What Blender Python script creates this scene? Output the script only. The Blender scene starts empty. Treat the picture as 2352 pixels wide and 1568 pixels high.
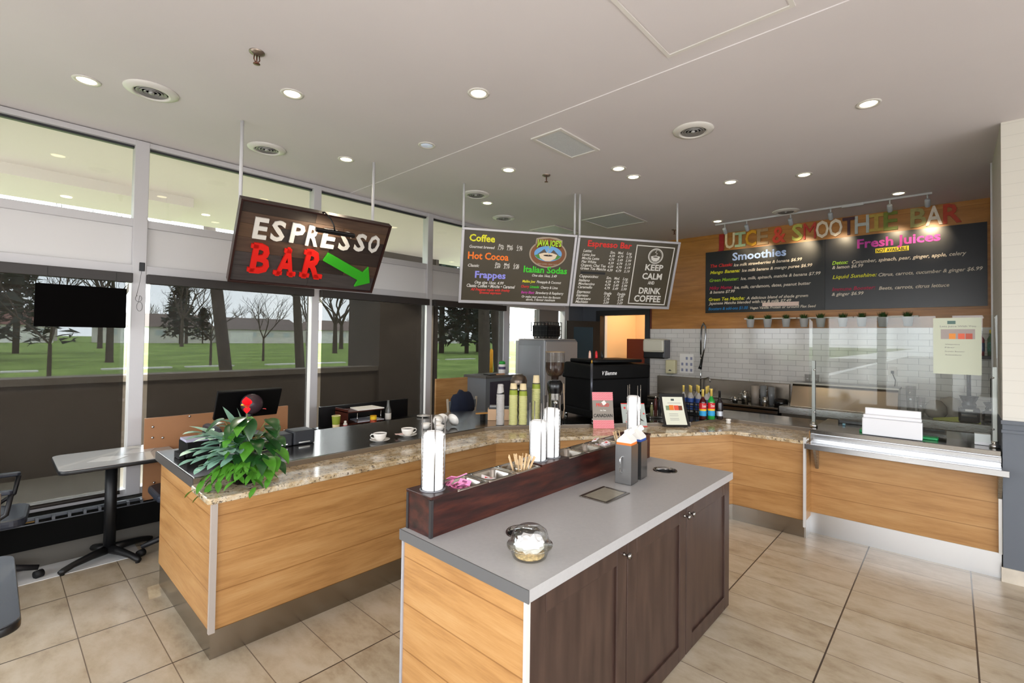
import bpy, bmesh, math, random
from math import sin, cos, pi, radians
from mathutils import Vector, Matrix
random.seed(7)
S = bpy.context.scene
COL = S.collection
# ------------------------------------------------------------------ camera
F_PX, CX, CY = 1097.44, 1203.17, 757.16
YAW, PITCH, ROLL = 0.7311373, 0.0200414, 0.0135501
cd = bpy.data.cameras.new('camera'); cam = bpy.data.objects.new('camera', cd); COL.objects.link(cam)
fw = Vector((cos(YAW)*cos(PITCH), sin(YAW)*cos(PITCH), sin(PITCH)))
r0 = Vector((sin(YAW), -cos(YAW), 0)); u0 = r0.cross(fw)
rt = r0*cos(ROLL) + u0*sin(ROLL); up = -r0*sin(ROLL) + u0*cos(ROLL)
cam.matrix_world = Matrix(((rt.x, up.x, -fw.x, 0), (rt.y, up.y, -fw.y, 0), (rt.z, up.z, -fw.z, 1.75), (0, 0, 0, 1)))
cd.sensor_width = 36; cd.lens = F_PX/2352*36
cd.shift_x = -(CX-1176)/2352; cd.shift_y = (CY-784)/2352
cd.clip_start = 0.05; cd.clip_end = 600
S.camera = cam
# ------------------------------------------------------------------ exposure, sky, daylight
S.view_settings.view_transform = 'Standard'; S.view_settings.look = 'None'
S.view_settings.exposure = -0.06; S.view_settings.gamma = 1.0
S.cycles.use_denoising = True
S.cycles.max_bounces = 10; S.cycles.diffuse_bounces = 5; S.cycles.glossy_bounces = 5
S.cycles.transparent_max_bounces = 16; S.cycles.transmission_bounces = 6
S.cycles.caustics_reflective = False; S.cycles.caustics_refractive = False
S.cycles.sample_clamp_indirect = 6
W = bpy.data.worlds.new('world'); S.world = W; W.use_nodes = True
wn = W.node_tree; wn.nodes.clear()
wo = wn.nodes.new('ShaderNodeOutputWorld'); wb = wn.nodes.new('ShaderNodeBackground')
tc = wn.nodes.new('ShaderNodeTexCoord'); nz = wn.nodes.new('ShaderNodeTexNoise'); nz.inputs['Scale'].default_value = 2.2
rp = wn.nodes.new('ShaderNodeValToRGB')
rp.color_ramp.elements[0].color = (0.74, 0.80, 0.88, 1); rp.color_ramp.elements[1].color = (0.95, 0.98, 1.0, 1)
rp.color_ramp.elements[0].position = .35; rp.color_ramp.elements[1].position = .65
wn.links.new(tc.outputs['Generated'], nz.inputs['Vector']); wn.links.new(nz.outputs['Fac'], rp.inputs['Fac'])
wn.links.new(rp.outputs['Color'], wb.inputs['Color']); wb.inputs['Strength'].default_value = 9.0
wn.links.new(wb.outputs[0], wo.inputs[0])
def area(name, loc, rot, sx, sy, energy, color=(1, 1, 1), portal=False, spread=None):
    l = bpy.data.lights.new(name, 'AREA'); l.shape = 'RECTANGLE'; l.size = sx; l.size_y = sy
    l.energy = energy; l.color = color
    if portal: l.cycles.is_portal = True
    if spread: l.spread = spread
    o = bpy.data.objects.new(name, l); COL.objects.link(o); o.location = loc; o.rotation_euler = rot
    return o
# portals guide the overcast daylight through the street windows behind and beside the camera
area('portal_back', (-2.12, 0.65, 1.75), (0, -pi/2, 0), 2.0, 8.9, 1, portal=True)
area('portal_side', (2.2, -3.92, 1.75), (pi/2, 0, 0), 5.6, 2.0, 1, portal=True)
area('portal_transom', (2.6, 5.5, 3.08), (-pi/2, 0, 0), 9.5, .7, 1, portal=True)
area('portal_door', (6.0, 5.5, 1.5), (-pi/2, 0, 0), .8, 1.5, 1, portal=True)
# the photographer's own flash, just above the lens
fl = area('camera_flash', (-0.02, -0.03, 1.88), (0, 0, 0), .07, .04, 38, (1, .98, .95))
fl.rotation_euler = fw.to_track_quat('-Z', 'Y').to_euler()

# ------------------------------------------------------------------ materials
def lin(c):
    if isinstance(c, str): c = tuple(int(c[i:i+2], 16) for i in (0, 2, 4))
    return tuple(((v/255)/12.92 if v/255 <= .04045 else ((v/255+.055)/1.055)**2.4) for v in c)
MATS = {}
def mat(name, c='808080', rough=.5, metal=0., spec=.5, emit=None, es=1., trans=0., alpha=1., coat=0., noise=0., nscale=8., bump=0., stretch=(1, 1, 1), ior=1.45):
    if name in MATS: return MATS[name]
    m = bpy.data.materials.new(name); m.use_nodes = True; nt = m.node_tree; b = nt.nodes['Principled BSDF']
    col = lin(c) if isinstance(c, str) else c
    b.inputs['Base Color'].default_value = (*col, 1); b.inputs['Roughness'].default_value = rough
    b.inputs['Metallic'].default_value = metal; b.inputs['Specular IOR Level'].default_value = spec
    b.inputs['Transmission Weight'].default_value = trans; b.inputs['Alpha'].default_value = alpha
    b.inputs['Coat Weight'].default_value = coat; b.inputs['IOR'].default_value = ior
    if emit:
        b.inputs['Emission Color'].default_value = (*lin(emit), 1); b.inputs['Emission Strength'].default_value = es
    if noise or bump:
        t = nt.nodes.new('ShaderNodeTexCoord'); mp = nt.nodes.new('ShaderNodeMapping'); mp.inputs['Scale'].default_value = stretch
        n = nt.nodes.new('ShaderNodeTexNoise'); n.inputs['Scale'].default_value = nscale; n.inputs['Detail'].default_value = 5
        nt.links.new(t.outputs['Object'], mp.inputs[0]); nt.links.new(mp.outputs[0], n.inputs['Vector'])
        if noise:
            mx = nt.nodes.new('ShaderNodeMixRGB'); mx.blend_type = 'MIX'
            mx.inputs[1].default_value = (*[max(0, v*(1-noise)) for v in col], 1); mx.inputs[2].default_value = (*[min(1, v*(1+noise)) for v in col], 1)
            cr = nt.nodes.new('ShaderNodeValToRGB'); cr.color_ramp.elements[0].position = .3; cr.color_ramp.elements[1].position = .7
            nt.links.new(n.outputs['Fac'], cr.inputs[0]); nt.links.new(cr.outputs[0], mx.inputs[0]); nt.links.new(mx.outputs[0], b.inputs['Base Color'])
        if bump:
            bp = nt.nodes.new('ShaderNodeBump'); bp.inputs['Strength'].default_value = bump; bp.inputs['Distance'].default_value = .01
            nt.links.new(n.outputs['Fac'], bp.inputs['Height']); nt.links.new(bp.outputs[0], b.inputs['Normal'])
    MATS[name] = m; return m
class NT:
    """small helper for hand-wired node materials"""
    def __init__(s, name):
        s.m = bpy.data.materials.new(name); s.m.use_nodes = True; s.t = s.m.node_tree; s.b = s.t.nodes['Principled BSDF']; MATS[name] = s.m
    def n(s, ty, **k):
        x = s.t.nodes.new(ty)
        for a, v in k.items(): setattr(x, a, v)
        return x
    def l(s, a, b): s.t.links.new(a, b)
    def math(s, op, a, b=None, c=None):
        x = s.n('ShaderNodeMath', operation=op)
        for i, v in enumerate((a, b, c)):
            if v is None: continue
            if hasattr(v, 'is_linked'): s.l(v, x.inputs[i])
            else: x.inputs[i].default_value = v
        return x.outputs[0]
    def ramp(s, f, stops):
        r = s.n('ShaderNodeValToRGB'); e = r.color_ramp.elements
        while len(e) < len(stops): e.new(.5)
        for i, (p, c) in enumerate(stops): e[i].position = p; e[i].color = (*(lin(c) if isinstance(c, str) else c), 1)
        s.l(f, r.inputs[0]); return r.outputs[0]
    def mix(s, f, a, b, mode='MIX'):
        x = s.n('ShaderNodeMixRGB', blend_type=mode)
        for i, v in enumerate((f, a, b)):
            if hasattr(v, 'is_linked'): s.l(v, x.inputs[i])
            elif i == 0: x.inputs[0].default_value = v
            else: x.inputs[i].default_value = (*(lin(v) if isinstance(v, str) else v), 1)
        return x.outputs[0]
    def coord(s, scale=(1, 1, 1), loc=(0, 0, 0)):
        g = s.n('ShaderNodeNewGeometry'); mp = s.n('ShaderNodeMapping'); mp.inputs['Scale'].default_value = scale; mp.inputs['Location'].default_value = loc
        s.l(g.outputs['Position'], mp.inputs[0]); return mp.outputs[0]
    def noise(s, v, scale, detail=5, rough=.55):
        x = s.n('ShaderNodeTexNoise'); x.inputs['Scale'].default_value = scale; x.inputs['Detail'].default_value = detail; x.inputs['Roughness'].default_value = rough
        s.l(v, x.inputs['Vector']); return x.outputs['Fac']
    def bump(s, h, st=.3, d=.01):
        x = s.n('ShaderNodeBump'); x.inputs['Strength'].default_value = st; x.inputs['Distance'].default_value = d
        s.l(h, x.inputs['Height']); s.l(x.outputs[0], s.b.inputs['Normal'])
    def xyz(s, v):
        x = s.n('ShaderNodeSeparateXYZ'); s.l(v, x.inputs[0]); return x.outputs
def line_mask(k, v, period, off, width):
    """1 near v = off + n*period"""
    f = k.math('FRACT', k.math('DIVIDE', k.math('SUBTRACT', v, off), period))
    d = k.math('MINIMUM', f, k.math('SUBTRACT', 1.0, f))
    return k.math('LESS_THAN', d, width/period/2)
# floor tile
k = NT('floor_tile'); P = k.coord(); x, y, z = k.xyz(P)
gx = line_mask(k, x, .3132, .376, .005); gy = line_mask(k, y, .6406, -.1, .0085)
ix = k.math('FLOOR', k.math('DIVIDE', k.math('SUBTRACT', x, .376), .3132)); iy = k.math('FLOOR', k.math('DIVIDE', k.math('SUBTRACT', y, -.1), .6406))
cb = k.n('ShaderNodeCombineXYZ'); k.l(ix, cb.inputs[0]); k.l(iy, cb.inputs[1])
wnn = k.n('ShaderNodeTexWhiteNoise', noise_dimensions='3D'); k.l(cb.outputs[0], wnn.inputs['Vector'])
va = k.n('ShaderNodeVectorMath', operation='MULTIPLY_ADD'); k.l(wnn.outputs['Color'], va.inputs[0]); va.inputs[1].default_value = (9, 9, 9); k.l(P, va.inputs[2])
mp = k.n('ShaderNodeMapping'); mp.inputs['Scale'].default_value = (4.2, 2.0, 2); k.l(va.outputs[0], mp.inputs[0])
n1 = k.noise(mp.outputs[0], 1.6, 8, .68)
c1 = k.ramp(n1, [(.30, '8E7C65'), (.46, 'A99A83'), (.60, 'B6A995'), (.75, 'BCB1A0')])
c1 = k.mix(k.math('MULTIPLY', wnn.outputs['Value'], .12), c1, 'A8927A')
c2 = k.mix(gx, c1, '6E5F50'); c2 = k.mix(gy, c2, '443930')
k.l(c2, k.b.inputs['Base Color']); k.b.inputs['Roughness'].default_value = .28
k.bump(k.math('SUBTRACT', 1.0, k.math('MAXIMUM', gx, gy)), .4, .002)
# honey maple panels: horizontal planks
def wood_panel(name, tones, seam, period=.205, off=.15, rough=.38, zs=26, seamw=.006):
    k = NT(name); P = k.coord((1.1, 1.1, 1)); x, y, z = k.xyz(P)
    cb = k.n('ShaderNodeCombineXYZ'); k.l(x, cb.inputs[0]); k.l(y, cb.inputs[1]); k.l(k.math('MULTIPLY', z, zs*.35), cb.inputs[2])
    g1 = k.noise(cb.outputs[0], 1.7, 7, .6)
    cb2 = k.n('ShaderNodeCombineXYZ'); k.l(k.math('MULTIPLY', x, 3.), cb2.inputs[0]); k.l(k.math('MULTIPLY', y, 3.), cb2.inputs[1]); k.l(k.math('MULTIPLY', z, zs*3.2), cb2.inputs[2])
    g2 = k.noise(cb2.outputs[0], 2.0, 4, .6)
    f = k.math('ADD', k.math('MULTIPLY', g1, .72), k.math('MULTIPLY', g2, .28))
    c = k.ramp(f, [(.33, tones[0]), (.5, tones[1]), (.66, tones[2])])
    w = k.noise(cb.outputs[0], .8, 2)
    s = line_mask(k, k.math('ADD', z, k.math('MULTIPLY', w, .004)), period, off, seamw)
    c = k.mix(k.math('MULTIPLY', s, .65), c, seam)
    k.l(c, k.b.inputs['Base Color']); k.b.inputs['Roughness'].default_value = rough
    return k.m
WOOD = wood_panel('maple_panel', ['94683A', 'AC7F4C', 'B88E5C'], '7A4E22')
WALLWOOD = wood_panel('maple_wall', ['92602A', 'A8702F', 'B68040'], '5C3612', period=.24, off=.02, seamw=.004)
k = NT('walnut_dark'); P = k.coord((9, 9, 1.2)); f = k.noise(P, 2.2, 6)
k.l(k.ramp(f, [(.3, '2E1E19'), (.5, '392822'), (.7, '45322A')]), k.b.inputs['Base Color']); k.b.inputs['Roughness'].default_value = .34
DARKWOOD = k.m
k = NT('espresso_stain'); P = k.coord((1.6, 6, 12)); f = k.noise(P, 2.0, 6, .65)
k.l(k.ramp(f, [(.34, '170A08'), (.5, '341612'), (.68, '4E2418')]), k.b.inputs['Base Color']); k.b.inputs['Roughness'].default_value = .3
STAIN = k.m
k = NT('granite'); P = k.coord(); v = k.n('ShaderNodeTexVoronoi'); v.inputs['Scale'].default_value = 85; k.l(P, v.inputs['Vector'])
n1 = k.noise(P, 9, 8, .7); n2 = k.noise(P, 42, 6, .75); n3 = k.noise(P, 120, 3, .7)
c = k.ramp(n1, [(.33, '8C7658'), (.47, 'B7A17E'), (.6, 'CFC2AC'), (.72, 'C9BFB2')])
c = k.mix(k.math('MULTIPLY', k.math('GREATER_THAN', n2, .575), .9), c, '453A33')
c = k.mix(k.math('MULTIPLY', k.math('GREATER_THAN', n3, .62), .6), c, '8A857F')
c = k.mix(k.math('MULTIPLY', k.math('LESS_THAN', n2, .38), .6), c, 'DDD6CC')
k.l(c, k.b.inputs['Base Color']); k.b.inputs['Roughness'].default_value = .12
GRANITE = k.m
def steel(name, c='B4B2AE', rough=.28, sc=(2, 2, 60)):
    k = NT(name); P = k.coord(sc); f = k.noise(P, 6, 3)
    k.b.inputs['Metallic'].default_value = 1; k.l(k.mix(f, tuple(v*.92 for v in lin(c)), c), k.b.inputs['Base Color'])
    k.l(k.math('MULTIPLY_ADD', f, .10, rough-.05), k.b.inputs['Roughness']); return k.m
STEEL = steel('brushed_steel'); STEEL_TOP = steel('steel_worktop', 'A09C96', .17, (3, 60, 2)); KICK = steel('kick_steel', 'A79F94', .24)
CHROME = mat('chrome', 'D0D0D0', .1, 1.)
k = NT('subway_tile'); P = k.coord(); x, y, z = k.xyz(P)
cb = k.n('ShaderNodeCombineXYZ'); k.l(y, cb.inputs[0]); k.l(k.math('SUBTRACT', z, 1.959), cb.inputs[1])
br = k.n('ShaderNodeTexBrick'); br.offset = .5; k.l(cb.outputs[0], br.inputs['Vector'])
br.inputs['Scale'].default_value = 1; br.inputs['Brick Width'].default_value = .205; br.inputs['Row Height'].default_value = .0755; br.inputs['Mortar Size'].default_value = .003; br.inputs['Mortar Smooth'].default_value = .25
br.inputs['Color1'].default_value = (*lin('CFCBC6'), 1); br.inputs['Color2'].default_value = (*lin('C8C4BF'), 1); br.inputs['Mortar'].default_value = (*lin('A09C97'), 1)
k.l(br.outputs['Color'], k.b.inputs['Base Color']); k.b.inputs['Roughness'].default_value = .1
k.bump(k.math('SUBTRACT', 1.0, br.outputs['Fac']), .35, .004); TILE = k.m
# roller shade: open weave you can see through, glass, etc.
k = NT('shade_mesh'); nt = k.t; out = nt.nodes['Material Output']; tr = k.n('ShaderNodeBsdfTransparent'); df = k.n('ShaderNodeBsdfDiffuse')
df.inputs['Color'].default_value = (.021, .017, .014, 1); mx = k.n('ShaderNodeMixShader'); mx.inputs[0].default_value = .885
k.l(tr.outputs[0], mx.inputs[1]); k.l(df.outputs[0], mx.inputs[2]); k.l(mx.outputs[0], out.inputs['Surface']); SHADE = k.m
def thin_glass(name, tint=(1, 1, 1), refl=.10):
    k = NT(name); out = k.t.nodes['Material Output']; tr = k.n('ShaderNodeBsdfTransparent'); tr.inputs[0].default_value = (*tint, 1)
    gl = k.n('ShaderNodeBsdfGlossy'); gl.inputs['Roughness'].default_value = .01
    lw = k.n('ShaderNodeLayerWeight'); lw.inputs[0].default_value = .5
    f = k.math('ADD', k.math('MULTIPLY', k.math('POWER', lw.outputs['Facing'], 4.0), .75), refl+.035); mx = k.n('ShaderNodeMixShader'); k.l(f, mx.inputs[0]); k.l(tr.outputs[0], mx.inputs[1]); k.l(gl.outputs[0], mx.inputs[2])
    k.l(mx.outputs[0], out.inputs['Surface']); return k.m
GLASS = thin_glass('clear_glass', (.96, .98, .97), .02); GUARD = thin_glass('guard_glass', (.95, .97, .96), -.012)
CUPGLASS = thin_glass('cup_glass', (.92, .92, .92), .05); PLASTIC = thin_glass('clear_plastic', (.93, .93, .92), .10)
WHITE = mat('white_paint', 'C9C4BE', .6); CEIL = mat('ceiling_paint', 'D0CACB', .75, noise=.02, nscale=1.2)
BLACK = mat('black_plastic', '0E0E10', .35); BLACKM = mat('black_matte', '0B0B0C', .7); ALU = mat('aluminium_frame', 'BDBBBD', .45, .15)
GREYW = mat('slate_wall', '5E636B', .55, noise=.03, nscale=3); OFFW = mat('cream_siding', 'CFCBC2', .6)
PAPER = mat('paper_white', 'E6E3DE', .7); CERAMIC = mat('white_ceramic', 'E4E0DA', .15, coat=.3); CUPWHITE = mat('cup_white', 'ECECEC', .5)
LAM = mat('grey_laminate', 'A5A3A3', .32, noise=.03, nscale=60); LAMEDGE = mat('laminate_edge', '8E8C8B', .3)
GREEN = mat('board_green', '1E9B58', .4); COFFEE = mat('coffee_dark', '1C0E08', .2)
STICKW = mat('birch_stick', 'D9B98E', .7, noise=.12, nscale=12)

# ------------------------------------------------------------------ geometry helpers
class MB:
    def __init__(s): s.v = []; s.f = []; s.mi = []; s.sm = []
    def add(s, vs, fs, mi=0, sm=False, T=None):
        n = len(s.v)
        for q in vs:
            q = Vector(q)
            if T is not None: q = T @ q
            s.v.append(q)
        for f in fs: s.f.append([i+n for i in f]); s.mi.append(mi); s.sm.append(sm)
        return s
    def box(s, x0, x1, y0, y1, z0, z1, mi=0, T=None):
        vs = [(x, y, z) for x in (x0, x1) for y in (y0, y1) for z in (z0, z1)]
        return s.add(vs, [(0, 1, 3, 2), (4, 6, 7, 5), (0, 4, 5, 1), (2, 3, 7, 6), (0, 2, 6, 4), (1, 5, 7, 3)], mi, False, T)
    def prism(s, poly, z0, z1, mi=0, T=None, sm=False):
        a = sum(poly[i][0]*poly[(i+1) % len(poly)][1]-poly[(i+1) % len(poly)][0]*poly[i][1] for i in range(len(poly)))
        if a < 0: poly = poly[::-1]
        n = len(poly); vs = [(p[0], p[1], z0) for p in poly]+[(p[0], p[1], z1) for p in poly]
        s.add(vs, [tuple(range(n-1, -1, -1)), tuple(range(n, 2*n))], mi, False, T)
        m = len(s.v)-2*n
        for i in range(n):
            j = (i+1) % n; s.f.append([m+i, m+j, m+n+j, m+n+i]); s.mi.append(mi); s.sm.append(sm)
        return s
    def lathe(s, prof, c=(0, 0, 0), n=20, mi=0, T=None, sm=True, cap=True, sx=1, sy=1):
        vs = []; fs = []
        for r, z in prof:
            for i in range(n): a = 2*pi*i/n; vs.append((c[0]+r*cos(a)*sx, c[1]+r*sin(a)*sy, c[2]+z))
        for k in range(len(prof)-1):
            for i in range(n): j = (i+1) % n; fs.append((k*n+i, k*n+j, (k+1)*n+j, (k+1)*n+i))
        if cap:
            if prof[0][0] > 1e-6: fs.append(tuple(range(n-1, -1, -1)))
            if prof[-1][0] > 1e-6: fs.append(tuple((len(prof)-1)*n+i for i in range(n)))
        return s.add(vs, fs, mi, sm, T)
    def tube(s, pts, r, n=8, mi=0, T=None, cap=True):
        pts = [Vector(p) for p in pts]; vs = []; fs = []; rr = r if isinstance(r, (list, tuple)) else [r]*len(pts)
        ref = None
        for i, p in enumerate(pts):
            d = (pts[min(i+1, len(pts)-1)]-pts[max(i-1, 0)]).normalized()
            if ref is None: ref = Vector((0, 0, 1)) if abs(d.z) < .9 else Vector((1, 0, 0))
            a = d.cross(ref)
            if a.length < 1e-4: a = d.orthogonal()
            a.normalize(); b = d.cross(a).normalized(); ref = -b if False else ref
            for j in range(n): t = 2*pi*j/n; vs.append(p+(a*cos(t)+b*sin(t))*rr[i])
        for k in range(len(pts)-1):
            for j in range(n): q = (j+1) % n; fs.append((k*n+j, (k+1)*n+j, (k+1)*n+q, k*n+q))
        if cap: fs.append(tuple(range(n))); fs.append(tuple((len(pts)-1)*n+j for j in range(n-1, -1, -1)))
        return s.add(vs, fs, mi, True, T)
    def quad(s, a, b, c, d, mi=0, T=None): return s.add([a, b, c, d], [(0, 1, 2, 3)], mi, False, T)
    def build(s, name, mats, parent=None, bevel=0., local=False, fix=True):
        me = bpy.data.meshes.new(name); vs = s.v
        if parent is not None and not local:
            inv = WM[parent.name].inverted(); vs = [inv @ q for q in vs]
        me.from_pydata([tuple(q) for q in vs], [], s.f)
        if not isinstance(mats, (list, tuple)): mats = [mats]
        for m in mats: me.materials.append(m)
        me.polygons.foreach_set('material_index', s.mi); me.polygons.foreach_set('use_smooth', s.sm)
        me.validate(); me.update()
        if fix:
            bm = bmesh.new(); bm.from_mesh(me); bmesh.ops.recalc_face_normals(bm, faces=bm.faces); bm.to_mesh(me); bm.free()
        o = bpy.data.objects.new(name, me); COL.objects.link(o)
        if parent is not None: o.parent = parent; WM[o.name] = WM[parent.name].copy()
        else: WM[o.name] = Matrix.Identity(4)
        if bevel:
            b = o.modifiers.new('edge', 'BEVEL'); b.width = bevel; b.segments = 2; b.limit_method = 'ANGLE'; b.angle_limit = radians(40)
            b.harden_normals = False
        return o
WM = {}
def thing(name, label, cat, loc=(0, 0, 0), rz=0., group=None, M=None):
    o = bpy.data.objects.new(name, None); COL.objects.link(o); o.empty_display_size = .05
    T = M if M is not None else Matrix.Translation(loc) @ Matrix.Rotation(rz, 4, 'Z')
    o.matrix_world = T; WM[o.name] = T.copy()
    o['label'] = label; o['category'] = cat
    if group: o['group'] = group
    return o
def tag(o, label, cat, group=None, kind=None):
    o['label'] = label; o['category'] = cat
    if group: o['group'] = group
    if kind: o['kind'] = kind
    return o
def struct(o, label=None):
    o['kind'] = 'structure'
    if label: o['label'] = label
    return o
KIDS = {}
def dup(root, loc, rz=0., label=None, scale=1.):
    def cp(o, par):
        c = o.copy(); COL.objects.link(c); c.parent = par
        for ch in [q for q in list(bpy.data.objects) if q.parent == o and q is not c]: cp(ch, c)
        return c
    def cpt(o, par):
        kids = list(o.children)
        c = o.copy(); COL.objects.link(c); c.parent = par
        for ch in kids: cpt(ch, c)
        return c
    r = cpt(root, None); r.matrix_world = Matrix.Translation(loc) @ Matrix.Rotation(rz, 4, 'Z') @ Matrix.Diagonal((scale, scale, scale, 1))
    if label: r['label'] = label
    return r
def disc(r, n=24, c=(0, 0)): return [(c[0]+r*cos(2*pi*i/n), c[1]+r*sin(2*pi*i/n)) for i in range(n)]
def rrect(x0, x1, y0, y1, r, n=5):
    out = []
    for cx, cy, a0 in ((x1-r, y1-r, 0), (x0+r, y1-r, 90), (x0+r, y0+r, 180), (x1-r, y0+r, 270)):
        for i in range(n+1): a = radians(a0+90*i/n); out.append((cx+r*cos(a), cy+r*sin(a)))
    return out
# text outlines become ordinary meshes; fitted to width w and capital height h
_fc = bpy.data.curves.new('f', 'FONT'); _fo = bpy.data.objects.new('f', _fc)
def glyphs(s, bold=0., shear=0., res=2):
    _fc.body = s; _fc.offset = bold; _fc.shear = shear; _fc.resolution_u = res; _fc.fill_mode = 'FRONT'
    COL.objects.link(_fo); dg = bpy.context.evaluated_depsgraph_get(); dg.update()
    me = bpy.data.meshes.new_from_object(_fo.evaluated_get(dg)); COL.objects.unlink(_fo)
    vs = [v.co.copy() for v in me.vertices]; fs = [list(p.vertices) for p in me.polygons]; bpy.data.meshes.remove(me)
    return vs, fs
CAPH = max(v.y for v in glyphs('H')[0])
def text_into(mb, s, u, v, w, h, T, bold=.0, shear=.0, depth=0., mi=0, off=.0015):
    vs, fs = glyphs(s, bold, shear)
    if not vs: return
    x0 = min(p.x for p in vs); x1 = max(p.x for p in vs)
    sx = w/max(1e-6, x1-x0); sy = h/CAPH
    q = [((p.x-x0)*sx+u, p.y*sy+v, off+depth) for p in vs]
    if depth <= 0: mb.add(q, fs, mi, False, T); return
    n = len(q); qb = [(a, b, off) for a, b, c in q]
    ed = {}
    for f in fs:
        for i in range(len(f)):
            a, b = f[i], f[(i+1) % len(f)]; ed[(a, b)] = ed.get((a, b), 0)+1
    side = [(b, a, a+n, b+n) for (a, b) in ed if (b, a) not in ed]
    side = [(a, b, b+n, a+n)[::-1] for (a, b) in ed if (b, a) not in ed]
    mb.add(q+qb, fs+[tuple(i+n for i in f[::-1]) for f in fs]+side, mi, False, T)
INK = {'Y': mat('ink_yellow', 'E3E02E', .6), 'W': mat('ink_white', 'D6D3CC', .6), 'O': mat('ink_orange', 'F07A22', .6), 'V': mat('ink_violet', '9090E4', .6),
       'R': mat('ink_red', 'D8322C', .6), 'G': mat('ink_green', '3FC62E', .6), 'P': mat('ink_magenta', 'C03CA0', .6), 'L': mat('ink_lightblue', 'A2BCEC', .6),
       'K': mat('ink_crimson', 'B01E46', .6), 'U': mat('ink_blue', '1E7AB8', .6), 'C': mat('ink_cream', 'DACFC0', .6), 'H': mat('ink_lime', '9CCB30', .6), 'D': mat('ink_black', '15140E', .6)}
def put_text(items, T, parent, bold=.016, prefix='menu_text', local=False):
    for s, st, col, u, v, w, h in items:
        mb = MB(); text_into(mb, s, u, v, w, h, T, bold=.028 if st == 0 else bold+.006, shear=0 if st == 0 else .25, off=.004)
        mb.build('heading' if st == 0 else 'price' if s[0].isdigit() else 'menu_line', INK[col], parent, local=local, fix=False)
# ================================================================== THE SHELL
H = 3.441; YW = 5.33; XJ = 7.577; XB = -2.2; YS = -4.0; XP = 5.076; YP = -.279
def sbox(name, m, *b, bevel=0.): return struct(MB().box(*b).build(name, m, bevel=bevel))
sbox('floor', MATS['floor_tile'], XB-.2, 9.6, YS-.2, YW+.15, -.12, 0)
# ceiling: the part over the seating is a hair lower than the part over the bar, with a shadow line between
sbox('ceiling', CEIL, 2.785, 9.6, YS-.2, YW+.02, H, H+.2)
sbox('ceiling_seating', CEIL, XB-.2, 2.785, YS-.2, YW+.02, H+.006, H+.2)
# windowed front wall
mu = [(.80, .90), (2.36, 2.445), (3.915, 4.0), (5.40, 5.54), (7.0, 7.12)]   # mullions (x ranges); the left neighbour is off frame
mb = MB(); mb.box(XB, 9.6, YW-.02, YW+.12, -.02, .36); wl = struct(mb.build('wall_left', mat('sill_wall', '6F6B67', .6)))
for i, (a, b) in enumerate(mu): sbox('trim_%d' % (i+2), ALU, a, b, YW-.058, YW+.064, .36, H-.001, bevel=.004)
sbox('trim_7', ALU, -.78, -.68, YW-.058, YW+.064, .36, H-.001)
sbox('trim_8', ALU, XB, 7.12, YW-.04, YW+.05, 2.685, 2.755, bevel=.003)     # transom bar
sbox('trim_9', ALU, XB, 7.12, YW-.05, YW+.05, 2.272, 2.352, bevel=.003)
sbox('trim_10', ALU, XB, 7.12, YW-.05, YW+.05, H-.045, H, bevel=.003)
sbox('trim_11', mat('frame_gasket', '26262A', .5), XB, 7.12, YW-.01, YW+.03, H-.065, H-.045)
sbox('trim_12', ALU, XB, 5.45, YW-.05, YW+.05, .36, .42)
xs = [XB, -.73, .85, 2.40, 3.96, 5.47, 7.05]
for i in range(len(xs)-1):
    o = sbox('wall_panel', mat('spandrel_panel', 'CFCDCD', .5), xs[i]+.04, xs[i+1]-.04, YW-.01, YW+.03, 2.352, 2.685)
    o['label'] = 'pale spandrel panel between transom and lower window'
for i in range(len(xs)-1):
    t = struct(MB().box(xs[i]+.02, xs[i+1]-.02, YW+.005, YW+.013, 2.755, H-.045).build('window_%d' % (i+1), GLASS))
    if i < 5:
        t = struct(MB().box(xs[i]+.02, xs[i+1]-.02, YW+.02, YW+.028, .42, 2.272).build('window_%d' % (i+11), GLASS))
sbox('window_30', GLASS, 5.54, 6.32, YW+.02, YW+.028, .42, 2.272)
sbox('wall_left_pier', mat('pier_grey', '77736F', .6), 6.32, 6.86, YW-.02, YW+.1, .36, 2.272)
sbox('window_31', GLASS, 6.86, 7.0, YW+.02, YW+.028, .42, 2.272)
# right side of the front wall, back wall with doorway
sbox('wall_front_end', GREYW, 7.12, 9.6, YW-.05, YW+.12, .36, H)
sbox('wall_back', mat('wall_grey', '4A4E56', .6), XJ, XJ+.12, 4.95, YW, 0, H)
sbox('wall_back_over_door', mat('wall_grey', '4A4E56', .6), XJ, XJ+.12, 3.88, 4.95, 2.24, H)
sbox('trim_13', mat('dark_trim', '17171A', .5), XJ-.03, XJ+.13, 3.87, 3.96, 0, 2.30)
sbox('trim_14', mat('dark_trim', '17171A', .5), XJ-.03, XJ+.13, 4.87, 4.96, 0, 2.30)
sbox('trim_15', mat('dark_trim', '17171A', .5), XJ-.03, XJ+.13, 3.96, 4.87, 2.21, 2.30)
sbox('trim_16', mat('rust_column', '5E2A1C', .5), XJ-.015, XJ, 3.845, 3.875, 1.96, H)
sbox('wall_far_room', mat('peach_wall', 'E8C79A', .7), 9.45, 9.6, 2.5, YW-.05, 0, H)
sbox('wall_far_side', mat('peach_wall', 'E8C79A', .7), 7.7, 9.45, 2.4, 2.5, 0, H)
sbox('wall_far_left', mat('peach_wall', 'E8C79A'), XJ+.12, 9.45, 5.18, 5.27, 0, H)
# maple clad wall above white subway tile
struct(MB().box(XJ, XJ+.12, -.9, 3.87, 1.959, H).build('wall_juice', WALLWOOD))
struct(MB().box(XJ-.006, XJ+.12, -.9, 3.90, 0, 1.959).build('wall_tiled', TILE))
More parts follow.
